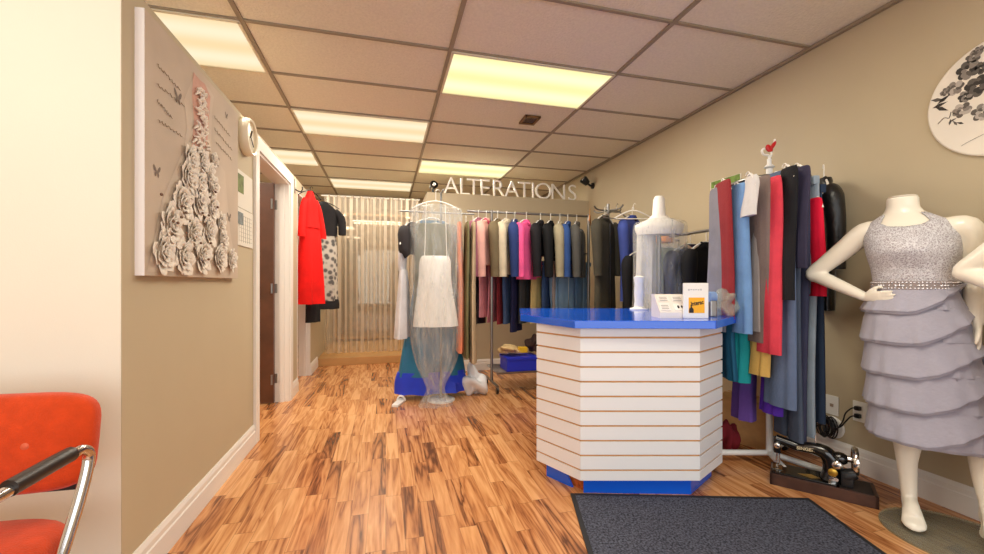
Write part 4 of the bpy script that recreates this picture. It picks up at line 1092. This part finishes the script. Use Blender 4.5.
# white dress form behind the counter
dx_, dy_ = RW((659-CX)/F*3.25, 3.25).x, RW((659-CX)/F*3.25, 3.25).y
t = thing('dress_form', (dx_, dy_, 0), 'white dress form under clear plastic, on a stand behind the counter', 'dress form', R(-30))
b = MB()
prof = [(1.48, .165, .09), (1.53, .182, .095), (1.56, .18, .085), (1.585, .13, .07), (1.605, .085, .06), (1.64, .05, .05), (1.76, .043, .043), (1.785, .03, .03)]
rr = [[Vector((w*math.cos(a*PI/18), d*math.sin(a*PI/18), z)) for a in range(36)] for z, w, d in prof]
b.rings(rr); b.build('shoulder_form', mat('white_form_cloth', (236, 230, 222), .6), t, True)
b = MB(); b.tube([(0, 0, .03), (0, 0, 1.5)], .017, 12); b.build('stand_pole', STEEL, t, True)
for k in range(3):
    a = k*2*PI/3; b = MB(); b.tube([(0, 0, .12), (.2*math.cos(a), .2*math.sin(a), .012)], .012, 8); b.build('leg', STEEL, t, True)
loft_profile([(1.612, .07, .06), (1.59, .15, .085), (1.55, .2, .105), (1.3, .2, .12), (1.0, .2, .12), (.72, .215, .13)], .1, 8, 3, 5).build('clear_cover', plasticm, t, True)
o_f = loft_profile([(1.55, .04, .03), (1.5, .07, .05), (1.2, .075, .055), (.85, .08, .06)], .2, 6, 8, 5).build('pale_shirt', cloth((214, 212, 208)), t, True); o_f.location.x = -.1

# ------------------------------------------------------------------ round rack with many narrow garments
rc = RW(1.70, 2.52); RRAD = .2; RRZ = 1.715
t = thing('round_rack', (rc.x, rc.y, 0), 'white round clothes rack on a crossed base beside the sewing machine', 'clothes rack')
wm = mat('white_rack_metal', (232, 232, 230), .35)
b = MB(); b.tube([(0, 0, .05), (0, 0, 1.80)], .018, 14); b.build('pole', wm, t, True)
b = MB(); pts = [(RRAD*math.cos(a*PI/24), RRAD*math.sin(a*PI/24), RRZ) for a in range(49)]; b.tube(pts, .011, 10, False)
for k in range(2): b.tube([(RRAD*math.cos(k*PI/2+.4), RRAD*math.sin(k*PI/2+.4), RRZ), (-RRAD*math.cos(k*PI/2+.4), -RRAD*math.sin(k*PI/2+.4), RRZ)], .009, 8)
b.build('ring_rail', STEEL, t, True); b = MB()
pts = [(RRAD*math.cos(a*PI/24), RRAD*math.sin(a*PI/24), 1.0) for a in range(49)]; b.tube(pts, .009, 10, False)
b.tube([(RRAD, 0, 1.0), (-RRAD, 0, 1.0)], .009, 8)
b.build('lower_ring', STEEL, t, True)
for q, ln in (((-1.0, .05), .33), ((.52, -.85), .38), ((.75, .62), .3), ((-.25, -.97), .22)):
    dv = RW(q[0], q[1])-RW(0, 0); dv.normalize()
    b = MB(); b.tube([(dv.x*.01, dv.y*.01, .06), (dv.x*ln, dv.y*ln, .055)], .017, 10); b.build('base_leg', wm, t, True)
    b = MB(); b.lathe([(.016, -.01), (.026, -.008), (.026, .008), (.016, .01)], (dv.x*(ln-.01), dv.y*(ln-.01), .0265), 16, M=MY); b.build('caster', BLACK, t, True)
b = MB(); b.lathe([(.02, 0), (.03, .01), (.012, .03), (.012, .06), (.0, .065)], (0, 0, 1.80)); b.build('finial', wm, t, True)
hp = PD(767, 172, 2.5)
t = thing('red_clip_hanger', (rc.x, rc.y, 1.862), 'red heart-shaped clip on a white hook topping the round rack', 'clip', -TH)
red = mat('glossy_red', (190, 14, 22), .35)
b = MB(); stube(b, [(0, 0, -.0), (-.004, 0, .02), (-.035, 0, .025), (-.045, 0, .05), (-.03, 0, .062)], .007, 8, 4); stube(b, [(0, 0, 0), (.014, 0, .03), (.01, 0, .06), (.03, 0, .1), (.034, 0, .12)], .006, 8, 4); b.build('hook', HANGW, t, True)
b = MB(); b.ball((-.012, -.012, .06), .022, (.8, .4, 1.1), Matrix.Rotation(R(-25), 4, 'Y')); b.ball((.016, -.012, .078), .022, (.5, .4, 1.35), Matrix.Rotation(R(32), 4, 'Y')); b.ball((0, -.012, .052), .014, (1, .5, 1)); b.build('heart', red, t, True)

def rr_g(px, d, ztop, zbot, w_px, kind, W, c, nm, lab, cat, ang=90, **k):
    D = w_px*d/F; o = RW((px-CX)/F*d, d); L = ztop-zbot
    return garment(kind, (o.x, o.y, ztop), -TH+R(ang), L, W, D, c, nm, lab, cat, 'clothes on the round rack', hook=.03, **k)
def zz(py, d): return CAMH+(HY-py)*d/F
ZH = RRZ-.02
RRG = [
 # px, d, bottom py, width px, kind, W, colour, name, label, cat, second
 (717, 2.50, 330, 10, 'drape', .22, (128, 126, 134), 'scarf', 'grey scarf at the calendar side of the round rack', 'scarf', None),
 (724, 2.42, 318, 8, 'drape', .2, (140, 44, 48), 'dress', 'dark red dress low at the calendar side of the round rack', 'dress', None),
 (731, 2.52, 345, 8, 'drape', .2, (52, 46, 52), 'dress', 'narrow black dress between the dark red and light blue clothes on the round rack', 'dress', None),
 (738, 2.36, 332, 10, 'drape', .2, (112, 152, 200), 'dress', 'light blue dress on the round rack', 'dress', (24, 132, 140)),
 (745, 2.50, 350, 9, 'drape', .2, (96, 68, 60), 'dress', 'brown patterned dress on the round rack beside the light blue one', 'dress', (98, 70, 152)),
 (752, 2.36, 330, 8, 'drape', .2, (160, 152, 148), 'tunic', 'pale grey tunic on the round rack', 'tunic', (60, 140, 136)),
 (759, 2.30, 342, 9, 'drape', .2, (128, 112, 106), 'dress', 'taupe dress on the round rack beside the coral one', 'dress', (206, 164, 86)),
 (768, 2.26, 352, 11, 'drape', .22, (216, 66, 82), 'dress', 'coral red dress at the front of the round rack', 'dress', (82, 44, 156)),
 (778.5, 2.26, 405, 10, 'drape', .2, (96, 112, 142), 'trousers', 'slate blue trousers at the front of the round rack', 'trousers', None),
 (787, 2.32, 436, 8, 'trousers', .24, (72, 82, 100), 'jeans', 'long dark slate jeans on the round rack', 'jeans', None),
 (795, 2.34, 436, 9, 'trousers', .22, (58, 60, 84), 'trousers', 'dark purplish blue trousers on the round rack', 'trousers', None),
 (803, 2.38, 432, 8, 'trousers', .22, (150, 164, 178), 'trousers', 'pale blue-grey trousers on the round rack', 'trousers', None),
 (810.5, 2.40, 418, 7, 'trousers', .22, (44, 58, 82), 'jeans', 'dark navy jeans on the round rack beside the bright red dress', 'jeans', None),
]
for px, d, pyb, wpx, kd, W, c, nm, lab, cat, sec in RRG:
    zt = ZH+random.uniform(-.03, .03)
    rr_g(px, d, zt, zz(pyb, d), wpx, kd, W, c, nm, lab, cat, 90+random.uniform(-8, 8), amp=.18)
rr_g(787, 2.15, ZH+.02, zz(300, 2.15), 8, 'drape', .12, (24, 24, 28), 'tunic', 'black tunic at the front of the round rack beside the slate trousers', 'tunic', 90, amp=.2)
rr_g(799, 2.18, ZH+.03, zz(268, 2.18), 9, 'drape', .12, (58, 54, 76), 'blouse', 'dark plum-grey blouse on the round rack beside the bright red dress', 'blouse', 92, amp=.2)
rr_g(750, 2.24, ZH, zz(216, 2.24), 7, 'drape', .12, (206, 204, 202), 'camisole', 'short white camisole on the round rack between the light blue and taupe dresses', 'camisole', 90, amp=.2)
RRL = [
 (728, 2.44, 378, 8, (30, 88, 120), 'skirt', 'dark teal skirt hung low on the round rack next to the counter', 'skirt'),
 (737, 2.44, 380, 15, (24, 140, 146), 'skirt', 'bright teal skirt hung low on the round rack', 'skirt'),
 (745, 2.56, 418, 15, (104, 74, 156), 'skirt', 'long purple skirt hung low behind the teal skirt on the round rack', 'skirt'),
 (752, 2.42, 372, 8, (52, 156, 136), 'skirt', 'small sea-green skirt hung low between the teal and yellow skirts', 'skirt'),
 (759, 2.32, 374, 10, (206, 168, 92), 'skirt', 'golden yellow skirt hung low on the round rack', 'skirt'),
 (770.5, 2.34, 412, 11, (80, 40, 158), 'skirt', 'violet skirt hung low on the round rack under the coral dress', 'skirt'),
]
for px, d, pyb, wpx, c, nm, lab, cat in RRL:
    rr_g(px, d, .985, zz(pyb, d), wpx, 'drape', .16, c, nm, lab, cat, 90+random.uniform(-8, 8), amp=.25)
rr_g(816, 2.28, zz(196, 2.28), zz(296, 2.28), 9, 'drape', .1, (232, 26, 62), 'dress', 'bright red narrow dress hung on the round rack before the black leather jacket', 'dress', 92, amp=.1)
lea = mat('black_leather', (20, 20, 22), .32, var=.2, bump=.3, bscale=40)
o = RW((824-CX)/F*2.5, 2.5)
garment('jacket', (o.x, o.y, zz(178, 2.5)), -TH+R(62), .80, .24, .09, (20, 20, 22), 'leather_jacket', 'black leather jacket on the round rack nearest the mannequin', 'jacket', 'clothes on the round rack', mats=lea, hang=HANGW, sleeves=.5)
# things on the floor behind the round rack
cb = mat('cardboard', (196, 150, 96), .8, var=.08)
o = RW((752-CX)/F*2.84, 2.84)
t = thing('cardboard_box', (o.x, o.y, 0), 'brown cardboard box on the floor behind the round rack', 'box', R(-70))
b = MB(); b.box((0, 0, .15), (.34, .20, .30)); b.build('box_body', cb, t)
for s in (-1, 1): MB().box((0, s*.06, .308), (.34, .08, .006), M=Matrix.Rotation(R(s*-12), 4, 'X')).build('box_flap', cb, t)
o = RW((727-CX)/F*2.72, 2.72)
crumple('red_bag', (o.x, o.y, 0), .055, .06, .1, cloth((128, 34, 44)), 'dark red bag on the floor between the counter and the round rack', 'bag', 31)

# ------------------------------------------------------------------ clothes on the left wall
t = thing('red_dress', (XL+.10, 4.70, 2.08), 'bright red long dress hung on the left wall past the door', 'dress', R(52))
hanger_part(t, .15, BLACK, .06)
redc = cloth((226, 22, 18))
loft_profile([(-.01, .025, .025), (-.08, .055, .045), (-.14, .085, .055), (-.28, .095, .06), (-.40, .11, .07)], .08, 5, 2, 5).build('bodice', redc, t, True)
loft_profile([(-.39, .12, .065), (-.6, .13, .085), (-.85, .145, .095), (-1.0, .155, .10), (-1.2, .16, .11)], .22, 6, 3, 6).build('skirt', redc, t, True)
for s in (-1, 1):
    b = MB(); stube(b, [(s*.06, 0, -.1), (s*.10, -.01, -.2), (s*.135, -.03, -.42), (s*.14, -.03, -.5)], [.03, .036, .035, .04], 12, 4); b.build('sleeve', redc, t, True)
t = thing('wall_hook', (XL, 4.44, 2.06), 'dark metal hook strip on the left wall beside the red dress', 'hook')
b = MB(); b.box((.004, 0, 0), (.008, .03, .14)); b.build('back_plate', STEEL, t); b = MB(); stube(b, [(.006, 0, -.03), (.05, 0, -.05), (.07, 0, -.03), (.07, 0, .0)], .006, 8, 4); b.build('hook', BLACK, t, True)
t = thing('printed_dress', (XL+.14, 5.42, 2.10), 'black and white patterned dress with black sleeves hung behind the red dress', 'dress', R(20))
hanger_part(t, .18, BLACK, .06)
blk = cloth((40, 38, 40))
pat = mat('black_white_print', (190, 184, 176), .8, var=.1)
nt = pat.node_tree; n_ = nt.nodes.new('ShaderNodeTexVoronoi'); n_.inputs['Scale'].default_value = 16; tcn = nt.nodes.new('ShaderNodeTexCoord'); nt.links.new(tcn.outputs['Object'], n_.inputs['Vector'])
rp = nt.nodes.new('ShaderNodeValToRGB'); rp.color_ramp.elements[0].position = .3; rp.color_ramp.elements[0].color = lin((92, 88, 86)); rp.color_ramp.elements[1].position = .55; rp.color_ramp.elements[1].color = lin((198, 190, 178))
nt.links.new(n_.outputs['Distance'], rp.inputs[0]); nt.links.new(rp.outputs[0], nt.nodes['Principled BSDF'].inputs['Base Color'])
loft_profile([(-.01, .04, .03), (-.07, .12, .05), (-.15, .16, .06), (-.42, .15, .06)], .08, 5, 2, 5).build('bodice', blk, t, True)
loft_profile([(-.41, .14, .06), (-.7, .15, .08), (-1.1, .16, .1), (-1.22, .17, .1)], .2, 6, 3, 6).build('skirt', pat, t, True)
loft_profile([(-1.2, .165, .1), (-1.26, .175, .105), (-1.32, .175, .105)], .2, 6, 3, 4).build('hem_band', blk, t, True)
for s in (-1, 1):
    b = MB(); stube(b, [(s*.13, 0, -.1), (s*.2, -.02, -.2), (s*.21, -.03, -.4)], [.035, .05, .045], 12, 4); b.build('sleeve', blk, t, True)
garment('drape', (XL+.08, 4.98, 2.0), R(60), 1.34, .2, .08, (38, 36, 38), 'skirt', 'long black skirt behind the red dress, showing below its hem', 'skirt', hang=BLACK)

# ------------------------------------------------------------------ sheer curtain, rod, mirror behind
CY = 6.2; CZ0, CZ1 = .105, 2.345
sheer = bpy.data.materials.new('sheer_striped_voile'); sheer.use_nodes = True
nt = sheer.node_tree; N = nt.nodes; L = nt.links
p_ = N['Principled BSDF']; p_.inputs['Base Color'].default_value = lin((228, 212, 192)); p_.inputs['Roughness'].default_value = .8
tl = N.new('ShaderNodeBsdfTranslucent'); tl.inputs[0].default_value = lin((248, 236, 218))
m1_ = N.new('ShaderNodeMixShader'); m1_.inputs[0].default_value = .4; L.new(p_.outputs[0], m1_.inputs[1]); L.new(tl.outputs[0], m1_.inputs[2])
tr = N.new('ShaderNodeBsdfTransparent'); m2_ = N.new('ShaderNodeMixShader')
uv = N.new('ShaderNodeUVMap'); sp = N.new('ShaderNodeSeparateXYZ'); L.new(uv.outputs[0], sp.inputs[0])
ma = N.new('ShaderNodeMath'); ma.operation = 'FRACT'; mb_ = N.new('ShaderNodeMath'); mb_.operation = 'MULTIPLY'; mb_.inputs[1].default_value = 13; L.new(sp.outputs[0], mb_.inputs[0]); L.new(mb_.outputs[0], ma.inputs[0])
gt = N.new('ShaderNodeMath'); gt.operation = 'GREATER_THAN'; gt.inputs[1].default_value = .55; L.new(ma.outputs[0], gt.inputs[0])
mr = N.new('ShaderNodeMapRange'); mr.inputs[3].default_value = .38; mr.inputs[4].default_value = .8; L.new(gt.outputs[0], mr.inputs[0])
L.new(mr.outputs[0], m2_.inputs[0]); L.new(tr.outputs[0], m2_.inputs[1]); L.new(m1_.outputs[0], m2_.inputs[2]); L.new(m2_.outputs[0], N['Material Output'].inputs[0])
t = thing('sheer_curtain', (XL, CY, 0), 'sheer striped cream curtain hanging at the back of the walkway', 'curtain')
def curtain_panel(x0, x1, seed):
    me = bpy.data.meshes.new('curtain_panel'); bm = bmesh.new(); uvl = bm.loops.layers.uv.new()
    n, m_ = 220, 14; V = []
    for j in range(m_+1):
        f = j/m_; z = CZ1+(CZ0-CZ1)*f; row = []
        for i in range(n+1):
            u = i/n; a = u*(x1-x0)*2*PI*9.5
            y = (.022+.012*f)*math.sin(a+.6*math.sin(a*.31+seed)+.3*f)+.008*math.sin(a*.37+seed)
            row.append(bm.verts.new((x0+u*(x1-x0)+.006*math.sin(a*2+f), y, z)))
        V.append(row)
    for j in range(m_):
        for i in range(n):
            fc = bm.faces.new((V[j][i], V[j+1][i], V[j+1][i+1], V[j][i+1]))
            for lp, (ii, jj) in zip(fc.loops, ((i, j), (i, j+1), (i+1, j+1), (i+1, j))): lp[uvl].uv = (ii/n*(x1-x0)/1.0, jj/m_)
            fc.smooth = True
    bm.to_mesh(me); bm.free(); me.materials.append(sheer)
    o = bpy.data.objects.new('curtain_panel', me); COL.objects.link(o); o.parent = t
curtain_panel(.03, .68, 1); curtain_panel(.66, XP-XL-.02, 4)
b = MB(); b.tube([(0, 0, CZ1-.012), (XP-XL, 0, CZ1-.012)], .011, 10); b.build('curtain_rod', HANGW, t, True)
t = thing('wall_mirror', ((XL+XP)/2, 7.45, .1), 'tall wide mirror seen through the sheer curtain', 'mirror')
MB().box((0, 0, 1.12), (1.24, .012, 2.1)).build('mirror_glass', mat('mirror_silver', (150, 140, 124), .03, 1), t)
b = MB()
for s in (-1, 1): b.box((s*.63, 0, 1.12), (.03, .03, 2.16)); b.box((0, 0, 1.12+s*1.065), (1.24, .03, .03))
b.box((0, .03, 1.12), (1.2, .03, 2.05)); b.build('mirror_frame', plat, t)

# ------------------------------------------------------------------ light
w = bpy.data.worlds.new('world'); S.world = w; w.use_nodes = True
bg = w.node_tree.nodes['Background']; bg.inputs[0].default_value = (.93, .965, 1.0, 1); bg.inputs[1].default_value = 3.0
def area(name, loc, rot, sx, sy, power, col, portal=False):
    l = bpy.data.lights.new(name, 'AREA'); l.shape = 'RECTANGLE'; l.size = sx; l.size_y = sy; l.energy = power; l.color = col
    if portal: l.cycles.is_portal = True
    o = bpy.data.objects.new(name, l); COL.objects.link(o); o.location = loc; o.rotation_euler = rot; return o
area('window_portal', ((wx0+wx1)/2, YF-.13, (wz0+wz1)/2), (R(90), 0, 0), wx1-wx0, wz1-wz0, 1, (1, 1, 1), True)
# the fluorescent lamps in the ceiling panels throw light down from just under each diffuser
for x0, y0, pw in ((-2.03, 2.67, 30), (-2.03, 5.11, 30), (-.81, 3.89, 32), (-.81, 6.33, 22), (.41, 2.67, 34), (.41, 5.11, 36), (.41, .23, 26), (-2.03, .23, 20)):
    area('panel_lamp', (x0+.61, y0+.305, ZC-.013), (0, 0, 0), 1.15, .56, pw, (1, .92, .78))

# ------------------------------------------------------------------ camera
cam = bpy.data.cameras.new('camera'); co = bpy.data.objects.new('camera', cam); COL.objects.link(co)
co.location = (0, 0, CAMH); co.rotation_euler = (R(90), 0, -TH)
cam.sensor_width = 36; cam.lens = 36*F/984; cam.shift_y = (HY-277)/984; cam.clip_start = .05
S.camera = co
S.view_settings.view_transform = 'Standard'; S.view_settings.look = 'None'; S.view_settings.gamma = 1; S.view_settings.use_curve_mapping = False
S.view_settings.exposure = 0.0
S.cycles.max_bounces = 8; S.cycles.diffuse_bounces = 4; S.cycles.transparent_max_bounces = 12
S.cycles.use_denoising = True; S.cycles.caustics_reflective = False; S.cycles.caustics_refractive = False
